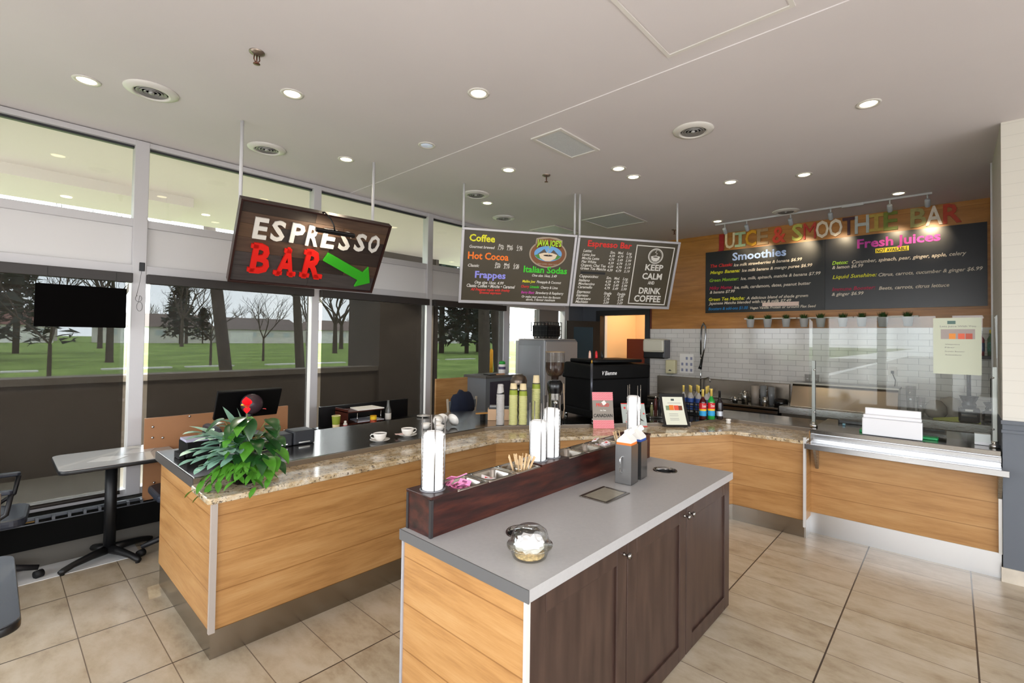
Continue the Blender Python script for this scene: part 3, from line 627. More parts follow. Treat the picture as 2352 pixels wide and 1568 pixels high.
caddy(2.622, 1.49, .12, 'steel milk carton caddy with side handle, front one of the pair on the island', 'front', mat('carton_orange', 'E07830', .5))
caddy(2.77, 1.505, .12, 'steel milk carton caddy behind, second one of the pair on the island', 'rear', mat('carton_blue', '2E4E9A', .5))
# clear clamshell with crumpled napkin
t = thing('clamshell_container', 'clear plastic clamshell food box with crumpled white napkins inside, on the island', 'food container', (1.46, 1.262, .8835), .35, M=Matrix.Translation((1.46, 1.262, .8835)) @ Matrix.Rotation(.35, 4, 'Z') @ Matrix.Scale(1.17, 4))
MB().lathe([(.058, .001), (.062, .012), (.070, .036), (.078, .038), (.079, .042)], n=32, cap=True).build('base', thin_glass('clam_base', (.88, .88, .82), .10), t, local=True)
MB().lathe([(.079, .043), (.070, .046), (.066, .062), (.058, .088), (.040, .100), (0, .103)], n=32, cap=False).build('lid', thin_glass('clam_lid', (.93, .94, .94), .12), t, local=True)
MB().prism(rrect(.074, .112, -.02, .02, .012, 4), .040, .043).build('tab', PLASTIC, t, local=True)
rs = random.Random(5); bm = bmesh.new(); bmesh.ops.create_icosphere(bm, subdivisions=3, radius=.05)
for v in bm.verts: v.co *= 1+rs.uniform(-.22, .16); v.co.z *= .62; v.co.z += .045
nm_ = [tuple(v.co) for v in bm.verts]; bm.verts.index_update(); nf = [[v.index for v in f.verts] for f in bm.faces]; bm.free()
w = thing('crumpled_napkin', 'crumpled white paper napkin inside the clear clamshell box', 'napkin', M=Matrix.Translation((1.46, 1.262, .8845)) @ Matrix.Rotation(.35, 4, 'Z') @ Matrix.Scale(1.12, 4))
MB().add(nm_, nf, 0, False).build('paper', mat('napkin', 'F0EEEE', .8), w, local=True)
MB().lathe([(.052, .004), (.055, .012), (.0, .014)], n=20).build('crumbs', mat('crumbs', 'C9AE80', .8, noise=.5, nscale=90), w, local=True)
# ================================================================== SIGNS
def plane_T(c, az, ti):
    az = radians(az); ti = radians(ti)
    d = Vector((cos(az), sin(az), 0)); n = Vector((sin(az), -cos(az), 0)); u = Vector((0, 0, 1))*cos(ti)+n*sin(ti); w = d.cross(u)
    return Matrix(((d.x, u.x, w.x, c[0]), (d.y, u.y, w.y, c[1]), (d.z, u.z, w.z, c[2]), (0, 0, 0, 1)))
T_M1= [('Coffee', 0, 'Y', -1.2454, 0.2792, 0.2857, 0.0726), ('Gourmet brewed', 1, 'W', -1.241, 0.2044, 0.2832, 0.03), ('Sm.', 1, 'W', -0.9203, 0.2351, 0.066, 0.0283), ('Med.', 1, 'W', -0.8205, 0.2329, 0.0666, 0.0285), ('Lrg.', 1, 'W', -0.7082, 0.2355, 0.0673, 0.0286), ('1.79', 1, 'W', -0.9225, 0.1995, 0.0661, 0.0285), ('1.99', 1, 'W', -0.8179, 0.2002, 0.0668, 0.0286), ('2.19', 1, 'W', -0.7087, 0.2011, 0.0674, 0.0287), ('Hot Cocoa', 0, 'O', -1.2511, 0.0838, 0.4603, 0.0742), ('Classic', 1, 'W', -1.2462, -0.0046, 0.1267, 0.0307), ('Sm.', 1, 'W', -0.9425, 0.0276, 0.0666, 0.029), ('Med.', 1, 'W', -0.8391, 0.026, 0.0673, 0.0291), ('Lrg.', 1, 'W', -0.727, 0.0261, 0.068, 0.0293), ('2.89', 1, 'W', -0.9455, -0.0073, 0.0667, 0.0291), ('3.19', 1, 'W', -0.8398, -0.009, 0.0674, 0.0292), ('3.49', 1, 'W', -0.7298, -0.0078, 0.0681, 0.0294), ('Frappes', 0, 'V', -1.1602, -0.1264, 0.3511, 0.0728), ('One size 16oz. 4.99', 1, 'W', -1.1594, -0.1937, 0.3341, 0.0315), ('Classic Coffee • Mocha • Caramel', 1, 'W', -1.2469, -0.2354, 0.558, 0.035), ('All Frappes made with freshly', 1, 'R', -1.1998, -0.2748, 0.4567, 0.0282), ('brewed espresso', 1, 'R', -1.0965, -0.3094, 0.2517, 0.0284), ('Italian Sodas', 0, 'G', -0.6051, -0.0363, 0.5254, 0.0704), ('One size 16oz. 3.49', 1, 'W', -0.4987, -0.0832, 0.2999, 0.0285), ('Malibu Joe:', 1, 'Y', -0.6084, -0.1569, 0.1572, 0.0286), ('Pineapple & Coconut', 1, 'W', -0.4361, -0.1577, 0.2987, 0.0288), ('Cherry', 1, 'R', -0.6175, -0.2177, 0.0988, 0.0288), ('Limeade:', 1, 'G', -0.5113, -0.2182, 0.1145, 0.0289), ('Cherry & Lime', 1, 'W', -0.3814, -0.2213, 0.2099, 0.0291), ('Berry Blast:', 1, 'P', -0.6112, -0.2875, 0.162, 0.029), ('Strawberry & Raspberry', 1, 'W', -0.4379, -0.2872, 0.3464, 0.0292), ('Or make your own from the flavours', 1, 'W', -0.5992, -0.3366, 0.4753, 0.0262), ('above, 3 flavour maximum', 1, 'W', -0.5447, -0.3701, 0.356, 0.0264)]

T_M2= [('Espresso Bar', 0, 'R', 0.1332, 0.3042, 0.5595, 0.0666), ('Latte:', 1, 'W', 0.0891, 0.2349, 0.1107, 0.0318), ('Latte Joe', 1, 'W', 0.0812, 0.1911, 0.1632, 0.0298), ('Mocha Latte', 1, 'W', 0.0815, 0.1494, 0.2189, 0.0299), ('Flat White', 1, 'W', 0.0816, 0.1081, 0.1861, 0.0301), ('Organic Chai Tea', 1, 'W', 0.0811, 0.0666, 0.3135, 0.0302), ('Green Tea Matcha', 1, 'W', 0.0797, 0.0284, 0.3248, 0.0303), ('Sm.', 1, 'W', 0.4267, 0.2332, 0.0689, 0.0301), ('Med.', 1, 'W', 0.5286, 0.2339, 0.0695, 0.0302), ('Lrg.', 1, 'W', 0.6395, 0.2344, 0.0702, 0.0304), ('4.39', 1, 'W', 0.4213, 0.1916, 0.0722, 0.0288), ('4.79', 1, 'W', 0.5317, 0.1896, 0.0729, 0.0289), ('5.19', 1, 'W', 0.6406, 0.189, 0.0735, 0.0291), ('4.79', 1, 'W', 0.4207, 0.1492, 0.0723, 0.0289), ('5.49', 1, 'W', 0.5313, 0.1471, 0.073, 0.0291), ('5.99', 1, 'W', 0.6404, 0.1463, 0.0737, 0.0292), ('4.39', 1, 'W', 0.4201, 0.1067, 0.0725, 0.029), ('4.79', 1, 'W', 0.5309, 0.1044, 0.0732, 0.0292), ('5.19', 1, 'W', 0.6403, 0.1033, 0.0739, 0.0293), ('4.39', 1, 'W', 0.4195, 0.064, 0.0726, 0.0292), ('4.79', 1, 'W', 0.5305, 0.0614, 0.0733, 0.0293), ('5.19', 1, 'W', 0.6401, 0.0602, 0.074, 0.0295), ('4.39', 1, 'W', 0.4188, 0.0211, 0.0728, 0.0293), ('4.79', 1, 'W', 0.5302, 0.0183, 0.0735, 0.0295), ('5.19', 1, 'W', 0.6399, 0.0169, 0.0742, 0.0296), ('Cappuccino:', 1, 'W', 0.0792, -0.0655, 0.2447, 0.0328), ('Italiano', 1, 'W', 0.0777, -0.1141, 0.1397, 0.0308), ('Mochaccino', 1, 'W', 0.0776, -0.1553, 0.2082, 0.0309), ('Caramello', 1, 'W', 0.0767, -0.1969, 0.1836, 0.031), ('Sm.', 1, 'W', 0.4234, -0.0725, 0.07, 0.0311), ('Med.', 1, 'W', 0.527, -0.0739, 0.0706, 0.0312), ('Lrg.', 1, 'W', 0.6398, -0.0764, 0.0713, 0.0314), ('4.39', 1, 'W', 0.4183, -0.1176, 0.0733, 0.0297), ('4.79', 1, 'W', 0.526, -0.119, 0.074, 0.0299), ('5.19', 1, 'W', 0.6374, -0.1218, 0.0747, 0.03), ('4.79', 1, 'W', 0.4172, -0.1583, 0.0734, 0.0299), ('5.49', 1, 'W', 0.5251, -0.1599, 0.0741, 0.03), ('5.99', 1, 'W', 0.6368, -0.1629, 0.0748, 0.0302), ('4.79', 1, 'W', 0.4161, -0.1991, 0.0736, 0.03), ('5.49', 1, 'W', 0.5243, -0.2009, 0.0743, 0.0301), ('5.99', 1, 'W', 0.6361, -0.2041, 0.075, 0.0303), ('Espresso:', 1, 'W', 0.0729, -0.2553, 0.1758, 0.0335), ('Espresso', 1, 'W', 0.0704, -0.2972, 0.1526, 0.0314), ('Americano', 1, 'W', 0.0719, -0.3381, 0.1883, 0.0315), ('Machiato', 1, 'W', 0.0689, -0.3766, 0.1611, 0.0316), ('Single', 1, 'W', 0.4197, -0.2619, 0.1006, 0.0302), ('Double', 1, 'W', 0.597, -0.2644, 0.1062, 0.0304), ('1.79', 1, 'W', 0.4293, -0.299, 0.074, 0.0303), ('2.49', 1, 'W', 0.6106, -0.2987, 0.0752, 0.0306), ('2.79', 1, 'W', 0.4288, -0.3389, 0.0742, 0.0305), ('3.29', 1, 'W', 0.6105, -0.3389, 0.0753, 0.0307), ('3.09', 1, 'W', 0.4283, -0.3789, 0.0743, 0.0306), ('3.69', 1, 'W', 0.6103, -0.3792, 0.0755, 0.0308), ('KEEP', 0, 'W', 0.9136, 0.0597, 0.2403, 0.0706), ('CALM', 0, 'W', 0.8922, -0.0491, 0.2655, 0.0714), ('AND', 0, 'W', 0.9817, -0.1132, 0.0879, 0.038), ('DRINK', 0, 'W', 0.8785, -0.2323, 0.2977, 0.0727), ('COFFEE', 0, 'W', 0.8299, -0.3346, 0.3615, 0.0772)]

T_SM= [('Smoothies', 0, 'L', -2.5032, 2.9998, 0.7424, 0.111), ('The Classic:', 1, 'R', -2.8368, 2.9179, 0.3382, 0.0484), ('Ice milk strawberries & banana $6.99', 1, 'C', -2.4822, 2.9061, 0.921, 0.0426), ('Mango Banana:', 1, 'Y', -2.8406, 2.816, 0.452, 0.0483), ('Ice milk banana & mango puree $6.99', 1, 'C', -2.3646, 2.8121, 0.9288, 0.0421), ('Green Monster:', 1, 'G', -2.8486, 2.6923, 0.4404, 0.0483), ('Ice, milk, spinach, matcha & banana $7.99', 1, 'C', -2.3801, 2.6917, 1.0436, 0.0421), ('Milky Mama:', 1, 'K', -2.8523, 2.5703, 0.3552, 0.0483), ('Ice, milk, cardamom, dates, peanut butter', 1, 'C', -2.4766, 2.5626, 1.0244, 0.0425), ('& banana $7.99', 1, 'C', -2.8432, 2.5087, 0.3791, 0.0421), ('Green Tea Matcha:', 1, 'Y', -2.86, 2.3936, 0.541, 0.0483), ('A delicious blend of shade grown', 1, 'C', -2.2953, 2.3941, 0.8097, 0.0401), ('Japanese Matcha blended with ice & milk $7.49', 1, 'C', -2.8597, 2.335, 1.1641, 0.0404), ('Boosters & add-ons $1.00', 1, 'U', -2.8636, 2.2495, 0.5885, 0.0421), ('Vegan Vanilla Protein or Ground Flax Seed', 1, 'C', -2.2437, 2.2473, 0.8518, 0.0348)]

T_FJ= [('Fresh Juices', 0, 'P', -0.9241, 3.0016, 0.8247, 0.1099), ('NOT AVAILABLE', 0, 'D', -0.7191, 2.9228, 0.3114, 0.041), ('Detox:', 1, 'G', -1.2033, 2.8103, 0.1795, 0.0462), ('Cucumber, spinach, pear, ginger, apple, celery', 1, 'C', -0.982, 2.8057, 1.1083, 0.0422), ('& lemon $6.99', 1, 'C', -1.2033, 2.7519, 0.3444, 0.0411), ('Liquid Sunshine:', 1, 'Y', -1.1988, 2.62, 0.4834, 0.0461), ('Citrus, carrots, cucumber & ginger $6.99', 1, 'C', -0.6998, 2.6149, 0.9623, 0.0408), ('Immune Booster:', 1, 'K', -1.2031, 2.4559, 0.4717, 0.0461), ('Beets, carrots, citrus lettuce', 1, 'C', -0.6961, 2.4432, 0.6729, 0.0408), ('& ginger $6.99', 1, 'C', -1.2074, 2.3918, 0.3524, 0.041)]

T_E= [('E', 0, 'W', -0.5031, 0.0545, 0.105, 0.1723), ('S', 0, 'W', -0.3753, 0.0577, 0.1096, 0.1663), ('P', 0, 'W', -0.2266, 0.0626, 0.1121, 0.167), ('R', 0, 'W', -0.0968, 0.0554, 0.1073, 0.1777), ('E', 0, 'W', 0.0309, 0.0563, 0.1185, 0.1709), ('S', 0, 'W', 0.1844, 0.0582, 0.1032, 0.1679), ('S', 0, 'W', 0.3252, 0.0693, 0.1003, 0.1602), ('O', 0, 'W', 0.4516, 0.0729, 0.1079, 0.1632)]

T_B= [('B', 0, 'R', -0.4986, -0.2471, 0.1746, 0.2481), ('A', 0, 'R', -0.3007, -0.2514, 0.1781, 0.2461), ('R', 0, 'R', -0.0889, -0.2506, 0.1939, 0.2546)]

TM = plane_T((4.559, 3.317, 2.559), -34., 18.4)
def pole(parent, a, b, r=.013, m=None, name='pole'): MB().tube([a, b], r, 12).build(name, m or mat('pole_paint', 'C6C5C8', .4), parent)
BRD = mat('board_brown', '443D2F', .35, noise=.10, nscale=2.5)
def menu(x0, x1, label, items, extra):
    t = thing('menu_board', label, 'menu board', M=TM @ Matrix.Translation(((x0+x1)/2, 0, 0)), group=None)
    T = TM
    MB().box(x0+.02, x1-.02, -.405, .405, -.03, .0, T=T).build('panel', BRD, t)
    mb = MB(); fr = .028
    mb.box(x0, x1, .397, .422, -.035, .012, T=T).box(x0, x1, -.422, -.390, -.035, .012, T=T).box(x0, x0+fr, -.39, .397, -.035, .012, T=T).box(x1-fr, x1, -.39, .397, -.035, .012, T=T)
    mb.build('frame', mat('silver_frame', 'BBB9BD', .35, .4), t, bevel=.003)
    put_text(items, T, t); extra(t, T)
    return t
def ell(cx, cy, rx, ry, n=40): return [(cx+rx*cos(2*pi*i/n), cy+ry*sin(2*pi*i/n)) for i in range(n)]
def flat(poly, z0, z1, name, m, par, T): MB().prism(poly, z0, z1, T=T).build(name, m, par)
def logo(t, T):
    cx, cy = -.333, .195
    b = MB(); b.prism(ell(cx, cy-.012, .223, .158), .001, .002, T=T); b.prism([(cx-.165, cy+.06), (cx-.155, cy+.16), (cx-.08, cy+.178), (cx, cy+.182), (cx+.08, cy+.178), (cx+.155, cy+.155), (cx+.16, cy+.06)], .001, .002, T=T); b.build('logo_border', mat('logo_tan', 'A89884', .5), t)
    b = MB(); b.prism(ell(cx, cy-.012, .207, .143), .002, .003, T=T); b.prism([(cx-.15, cy+.06), (cx-.14, cy+.148), (cx, cy+.168), (cx+.14, cy+.145), (cx+.15, cy+.06)], .002, .003, T=T); b.build('logo_ground', mat('logo_brown', '7E4F30', .5), t)
    flat(ell(cx, cy-.008, .165, .088), .003, .004, 'logo_sky', mat('logo_sky', '6FA9E0', .5), t, T)
    flat([(cx-.16, cy-.03), (cx-.05, cy-.005), (cx+.05, cy-.005), (cx+.16, cy-.03), (cx+.12, cy-.065), (cx, cy-.09), (cx-.12, cy-.065)], .004, .0045, 'logo_grass', mat('logo_grass', '4C8A3C', .5), t, T)
    b = MB(); b.prism([(cx-.13, cy-.02), (cx-.05, cy+.045), (cx+.0, cy-.02)], .0046, .005, T=T); b.prism([(cx+.01, cy-.02), (cx+.06, cy+.04), (cx+.13, cy-.02)], .0046, .005, T=T); b.build('logo_mountain', mat('logo_mountain', '5A5048', .5), t)
    b = MB(); b.prism([(cx-.11, cy-.015), (cx-.09, cy-.06), (cx-.03, cy-.092), (cx+.03, cy-.092), (cx+.09, cy-.06), (cx+.11, cy-.015), (cx+.05, cy+.002), (cx-.05, cy+.002)], .0052, .0058, T=T); b.build('logo_cup', mat('logo_cream', 'E9D6BC', .5), t)
    flat(ell(cx, cy-.028, .055, .010), .006, .0064, 'logo_coffee', mat('logo_coffee', '2E2018', .5), t, T)
    MB().tube([T @ Vector(p) for p in [(cx, cy-.025, .007), (cx+.015, cy-.01, .007), (cx-.012, cy+.008, .007), (cx+.008, cy+.028, .007), (cx-.006, cy+.045, .007)]], .004, 6).build('logo_steam', mat('logo_cream', 'E9D6BC'), t)
    b = MB(); text_into(b, "JAVA JOE'S", cx-.145, cy+.082, .29, .062, T, bold=.04, off=.006); b.build('logo_name', mat('logo_lime', 'B0DC2C', .5), t, fix=False)
    b = MB(); text_into(b, "GREAT COFFEE • GREAT TASTE", cx-.12, cy-.135, .24, .014, T, bold=.02, off=.006); b.build('logo_motto', mat('logo_tan', 'A89884'), t, fix=False)
    MB().box(-.6505+.23, -.6505+.31, -.19, -.165, .003, .0035, T=T).build('price_patch', mat('patch_grey', 'B9B9BE', .5), t) if False else None
def keepcalm(t, T):
    b = MB(); p = [(.7558, .3576), (1.2677, .3518), (1.2628, -.3719), (.7571, -.3683)]
    w = .012
    for i in range(4):
        a = Vector((*p[i], 0)); c = Vector((*p[(i+1) % 4], 0)); d = (c-a).normalized(); n = Vector((d.y, -d.x, 0))
        q = [a, c, c+n*w, a+n*w]; b.prism([(v.x, v.y) for v in q], .002, .004, T=T)
    b.build('poster_border', INK['W'], t)
    cx, cy = 1.0265, .236; b = MB()
    n = 36
    for r1, r0_ in ((.100, .088), (.082, .078)):
        vs = [(cx+r*cos(2*pi*i/n), cy+r*.93*sin(2*pi*i/n), .004) for r in (r1, r0_) for i in range(n)]
        b.add(vs, [(i, (i+1) % n, n+(i+1) % n, n+i) for i in range(n)], T=T)
    b.prism([(cx-.062, cy-.005), (cx-.05, cy-.045), (cx-.02, cy-.065), (cx+.02, cy-.065), (cx+.05, cy-.045), (cx+.062, cy-.005), (cx, cy+.006)], .003, .004, T=T)
    b.tube([T @ Vector(v) for v in [(cx, cy+.01, .004), (cx+.018, cy+.03, .004), (cx-.012, cy+.045, .004), (cx+.006, cy+.07, .004)]], .005, 6)
    b.build('cup_emblem', INK['W'], t)
    MB().prism(ell(cx, cy-.012, .035, .007, 20), .0042, .0048, T=T).build('emblem_coffee', BRD, t)
    MB().box(.0896, .4022, -.022, .006, .002, .004, T=T).build('blackout_tape', mat('tape_black', '060608', .4), t)
m1 = menu(-1.33, -.005, 'left menu board with Coffee, Hot Cocoa and Frappes and a round shop emblem', T_M1, logo)
m2 = menu(.005, 1.33, 'right menu board with Espresso Bar prices and a Keep Calm and Drink Coffee poster', T_M2, keepcalm)
for par, px in ((m1, -1.315), (m1, -.03), (m2, .03), (m2, 1.30)):
    b = TM @ Vector((px, .40, -.02)); pole(par, (b.x, b.y, b.z), (b.x, b.y, H), .0125)
# hanging espresso sign
TE = plane_T((1.88, 4.164, 2.499), -4.9, 33.)
t = thing('espresso_sign', 'hanging reclaimed wood sign reading ESPRESSO BAR with a green arrow', 'sign', M=TE)
rs = random.Random(11); mb = MB(); mats = [mat('plank_%d' % i, c, .6, noise=.22, nscale=5, stretch=(1, 8, 8)) for i, c in enumerate(['2A1F1A', '4A372B', '3D3735', '2E2826', '543E2D'])]
vrow = [-.346, -.205, -.085, .045, .16, .255, .346]
cuts = [[0], [-.25, .3], [.12], [-.3, .05], [.2], [-.05]]; cols = [[2, 2], [2, 0, 1], [1, 0], [4, 3, 0], [1, 4], [0, 1]]
for r_ in range(6):
    e = [-.61]+cuts[r_]+[.61]
    for q in range(len(e)-1): mb.box(e[q]+.001, e[q+1]-.001, vrow[r_]+.001, vrow[r_+1]-.001, -.02, 0, mi=cols[r_][q % len(cols[r_])], T=TE)
mb.build('plank_panel', mats, t)
mb = MB(); fr = .016
mb.box(-.622, .622, .343, .358, -.05, .022, T=TE).box(-.622, .622, -.358, -.343, -.05, .022, T=TE).box(-.622, -.606, -.343, .343, -.05, .022, T=TE).box(.606, .622, -.343, .343, -.05, .022, T=TE)
mb.build('frame', mat('frame_stain', '2B1512', .35), t, bevel=.002)
MB().box(-.605, .605, -.342, .342, -.045, -.02, T=TE).build('backing', mat('backing_pale', 'A39889', .7), t)
for s, _a, _b, u, v, w_, h_ in T_E:
    mb = MB(); text_into(mb, s, u, v, w_*.95, h_*.98, TE, bold=.026, depth=.016, off=.004); mb.build('letter', mat('letter_white', 'D0CCC6', .5), t, fix=False)
def slab_letter(ch, u, v, w_, h_):
    mb = MB(); text_into(mb, ch, u+w_*.10, v, w_*.80, h_, TE, bold=.03, depth=.022, off=.004)
    sh = h_*.14; z0, z1 = .004, .026
    segs = {'B': [(0, .30, 0, 1), (0, .30, 1, 0)], 'A': [(0, .38, 0, 1), (.62, 1, 0, 1), (.30, .62, 1, 0)], 'R': [(0, .42, 0, 1), (.62, 1.0, 0, 1), (0, .30, 1, 0)]}[ch]
    for a, b, bot, top_ in [(s_[0], s_[1], s_[2], s_[3]) for s_ in segs]:
        if bot == 0: mb.box(u+a*w_, u+b*w_, v, v+sh, z0, z1, T=TE)
        else: mb.box(u+a*w_, u+b*w_, v+h_-sh, v+h_, z0, z1, T=TE)
    mb.build('letter', mat('letter_red', 'D21A12', .5), t, fix=False)
for s, _a, _b, u, v, w_, h_ in T_B: slab_letter(s, u, v, w_, h_)
MB().prism([(.1104, .0097), (.4729, -.1436), (.511, -.0828), (.5676, -.2461), (.4253, -.3011), (.4419, -.2314), (.0805, -.0718)], .004, .026, T=TE).build('arrow', mat('arrow_green', '2E9A1C', .5), t, bevel=.002)
mb = MB(); mb.tube([TE @ Vector(p) for p in [(-.006, .355, -.02), (0, .372, .02), (.03, .35, .09), (.055, .31, .13), (.07, .262, .135)]], .006, 8); mb.build('lamp_arm', BLACK, t)
lh = MB().box(-.085, .248, .234, .266, .115, .15, T=TE).build('picture_lamp', BLACK, t, bevel=.004)
for sx in (-.585, .57):
    b = TE @ Vector((sx, .33, -.03)); pole(t, (b.x, 4.165, b.z-.10), (b.x, 4.165, H), .0135)
q = TE @ Vector((.0, .225, .12)); l = bpy.data.lights.new('picture_lamp_light', 'AREA'); l.shape = 'RECTANGLE'; l.size = .26; l.size_y = .02; l.energy = 2.0; l.color = (1, .82, .58)
o = bpy.data.objects.new('picture_lamp_light', l); COL.objects.link(o); d_ = (TE @ Vector((-.02, .08, 0)))-q; o.matrix_world = Matrix.Translation(q) @ d_.to_track_quat('-Z', 'Y').to_matrix().to_4x4()
xa = TE.to_3x3() @ Vector((1, 0, 0)); zz = -d_.normalized(); yy_ = zz.cross(xa).normalized(); xx_ = yy_.cross(zz)
o.matrix_world = Matrix(((xx_.x, yy_.x, zz.x, q.x), (xx_.y, yy_.y, zz.y, q.y), (xx_.z, yy_.z, zz.z, q.z), (0, 0, 0, 1)))
# juice wall boards. wall frame: u runs to the right (-Y), v is height
TW = Matrix(((0, 0, -1, 7.553), (-1, 0, 0, 0), (0, 1, 0, 0), (0, 0, 0, 1)))
SLATE = mat('chalk_slate', '1B1C1E', .38); SLATE2 = mat('chalk_slate_right', '22242A', .30)
t = thing('smoothie_board', 'black wall board headed Smoothies in pale blue, left of the two', 'menu board', (7.553, 2.1, 2.65))
MB().box(-2.913, -1.287, 2.205, 3.165, -.021, -.001, T=TW).build('panel', SLATE, t); T_SM = [tuple('H' if q == 'G' else q for q in r) for r in T_SM]; put_text(T_SM, TW, t, bold=.014)
MB().prism([(-2.0749, 2.3342), (-1.598, 2.3341), (-1.6014, 2.2758), (-2.0747, 2.2811)], .001, .006, T=TW).build('paper_strip', mat('paper_strip', 'E8CFC4', .6), t)
t = thing('juice_board', 'black wall board headed Fresh Juices in magenta, right of the two', 'menu board', (7.553, .5, 2.65))
MB().box(-1.285, .301, 2.205, 3.165, -.021, -.001, T=TW).build('panel', SLATE2, t); T_FJ = [tuple('H' if q == 'G' else q for q in r) for r in T_FJ]; put_text(T_FJ, TW, t, bold=.014)
MB().box(-.731, -.397, 2.916, 2.974, .001, .003, T=TW).build('yellow_strip', mat('strip_yellow', 'E8D21E', .5), t)
# coloured wooden letters
LT = [('J', 1640, '9A1C1E', 'dark red'), ('U', 0, 'E4D2A8', 'cream'), ('I', 0, 'A9C19A', 'pale green'), ('C', 0, 'D9A020', 'amber yellow'), ('E', 0, 'A88A62', 'tan'), ('&', 0, 'D2462A', 'orange red'), ('S', 0, 'B4B656', 'olive yellow'), ('M', 0, 'B5352A', 'brick red'), ('O', 0, 'E0D2BC', 'cream white'), ('O', 0, 'E2D6C4', 'cream white'), ('T', 0, '40202A', 'dark plum'), ('H', 0, 'AFB4B0', 'silver grey'), ('I', 0, 'B09640', 'mustard'), ('E', 0, '6E7A24', 'olive green'), ('B', 0, 'A0985C', 'khaki'), ('A', 0, 'ECE0D2', 'off white'), ('R', 0, 'B23A1E', 'rust red')]
YC = [2.71, 2.545, 2.394, 2.242, 2.078, 1.857, 1.623, 1.47, 1.321, 1.165, 1.018, .874, .722, .576, .304, .159, -.005]
WD = [.15, .145, .155, .155, .155, .18, .135, .15, .155, .155, .14, .155, .155, .145, .155, .155, .165]
WORD = ['of JUICE']*5+['between JUICE and SMOOTHIE']+['of SMOOTHIE']*8+['of BAR']*3
for i, (ch, _p, c, cn) in enumerate(LT):
    oo = {8: ', left one of the pair', 9: ', right one of the pair'}.get(i, '')
    name = 'ampersand' if ch == '&' else 'wall_letter'
    tt = thing(name, '%s wooden letter %s %s on the maple wall%s' % (cn, ch, WORD[i], oo) if ch != '&' else 'orange red wooden ampersand on the maple wall between the words', 'letter', (7.577, YC[i], 3.205), group='wooden letters above the wall boards')
    mb = MB(); text_into(mb, ch, -YC[i]-WD[i]/2, 3.20, WD[i], .222, TW, bold=.0 if ch == 'M' else .018, depth=.018, off=-.022); 
    if ch == 'I':
        for v in (3.20, 3.385): mb.box(-YC[i]-WD[i]/2, -YC[i]+WD[i]/2, v, v+.037, -.022, -.004, T=TW)
        mb = MB(); mb.box(-YC[i]-.022, -YC[i]+.022, 3.237, 3.385, -.022, -.004, T=TW)
        for v in (3.20, 3.385): mb.box(-YC[i]-WD[i]/2, -YC[i]+WD[i]/2, v, v+.037, -.022, -.004, T=TW)
    mb.build('letter_body', mat('letter_'+c, c, .5, noise=.12, nscale=20), tt, fix=False)
# track light
t = thing('track_light', 'white ceiling track with six small spot heads above the letters', 'track light', (6.92, 1.35, H))
MB().box(6.905, 6.94, .16, 2.53, H-.022, H).build('rail', mat('track_white', 'B9BABC', .4), t, bevel=.002)
MB().box(6.895, 6.95, .78, 1.0, H-.034, H-.001).build('feed_box', mat('track_white', 'B9BABC'), t, bevel=.003)
for yh, en in ((2.40, 1.2), (2.105, 5.), (1.565, 6.5), (1.12, 3.4), (.535, 3.4), (.20, 8.)):
    MB().tube([(6.92, yh, H-.022), (6.92, yh, H-.085)], .008, 8).build('stem', mat('track_white', 'B9BABC'), t)
    T = Matrix.Translation((6.93, yh, H-.115)) @ Matrix.Rotation(radians(-48), 4, 'Y')
    hd = MB().lathe([(.022, .05), (.026, .045), (.028, -.035), (.024, -.04), (.022, -.02), (0, -.02)], n=18, T=T).build('spot_head', mat('track_grey', 'A6ABB2', .35), t)
    l = bpy.data.lights.new('spot_head_lamp', 'SPOT'); l.energy = en*6; l.color = (1, .80, .52); l.spot_size = radians(44); l.spot_blend = .9; l.shadow_soft_size = .02
    o = bpy.data.objects.new('spot_head_lamp', l); COL.objects.link(o); p_ = Vector((6.97, yh, H-.15)); o.matrix_world = Matrix.Translation(p_) @ (Vector((7.55, yh, 3.03))-p_).to_track_quat('-Z', 'Y').to_matrix().to_4x4()
# ================================================================== OUTDOORS
GZ = -.12
k = NT('lawn'); P = k.coord(); n1 = k.noise(P, .25, 6); n2 = k.noise(P, 3, 5, .7)
c = k.ramp(k.math('ADD', k.math('MULTIPLY', n1, .6), k.math('MULTIPLY', n2, .4)), [(.35, '566A38'), (.5, '728A46'), (.62, '8AA058')])
k.l(c, k.b.inputs['Base Color']); k.b.inputs['Roughness'].default_value = .95; k.b.inputs['Specular IOR Level'].default_value = .1
g = MB().quad((-260, 12, GZ), (420, 12, GZ), (420, 430, GZ), (-260, 430, GZ)).build('lawn', MATS['lawn']); struct(g)
PAVE = mat('pavement', '85817B', .85, noise=.08, nscale=2)
struct(MB().quad((-60, YW+.12, GZ+.11), (60, YW+.12, GZ+.11), (60, 12, GZ+.02), (-60, 12, GZ+.02)).build('ground', PAVE))
PAVE2 = mat('street_paving', 'CFCBC6', .85, noise=.08, nscale=2)
struct(MB().quad((-90, -90, GZ), (XB-.15, -90, GZ), (XB-.15, YW, GZ), (-90, YW, GZ)).build('ground_back', PAVE2)); struct(MB().quad((XB-.15, -90, GZ), (90, -90, GZ), (90, YS-.15, GZ), (XB-.15, YS-.15, GZ)).build('ground_street', PAVE2))
# far kerb, seen as a pale broken line across the grass
rs = random.Random(4); mb = MB(); x = -40
while x < 40:
    w = rs.uniform(1.2, 3.2); mb.box(x, x+w, 32.4, 33.0, GZ, GZ+.07); x += w+rs.uniform(.5, 2.6)
struct(mb.build('trim_30', mat('kerb', 'CFCFCB', .8)))
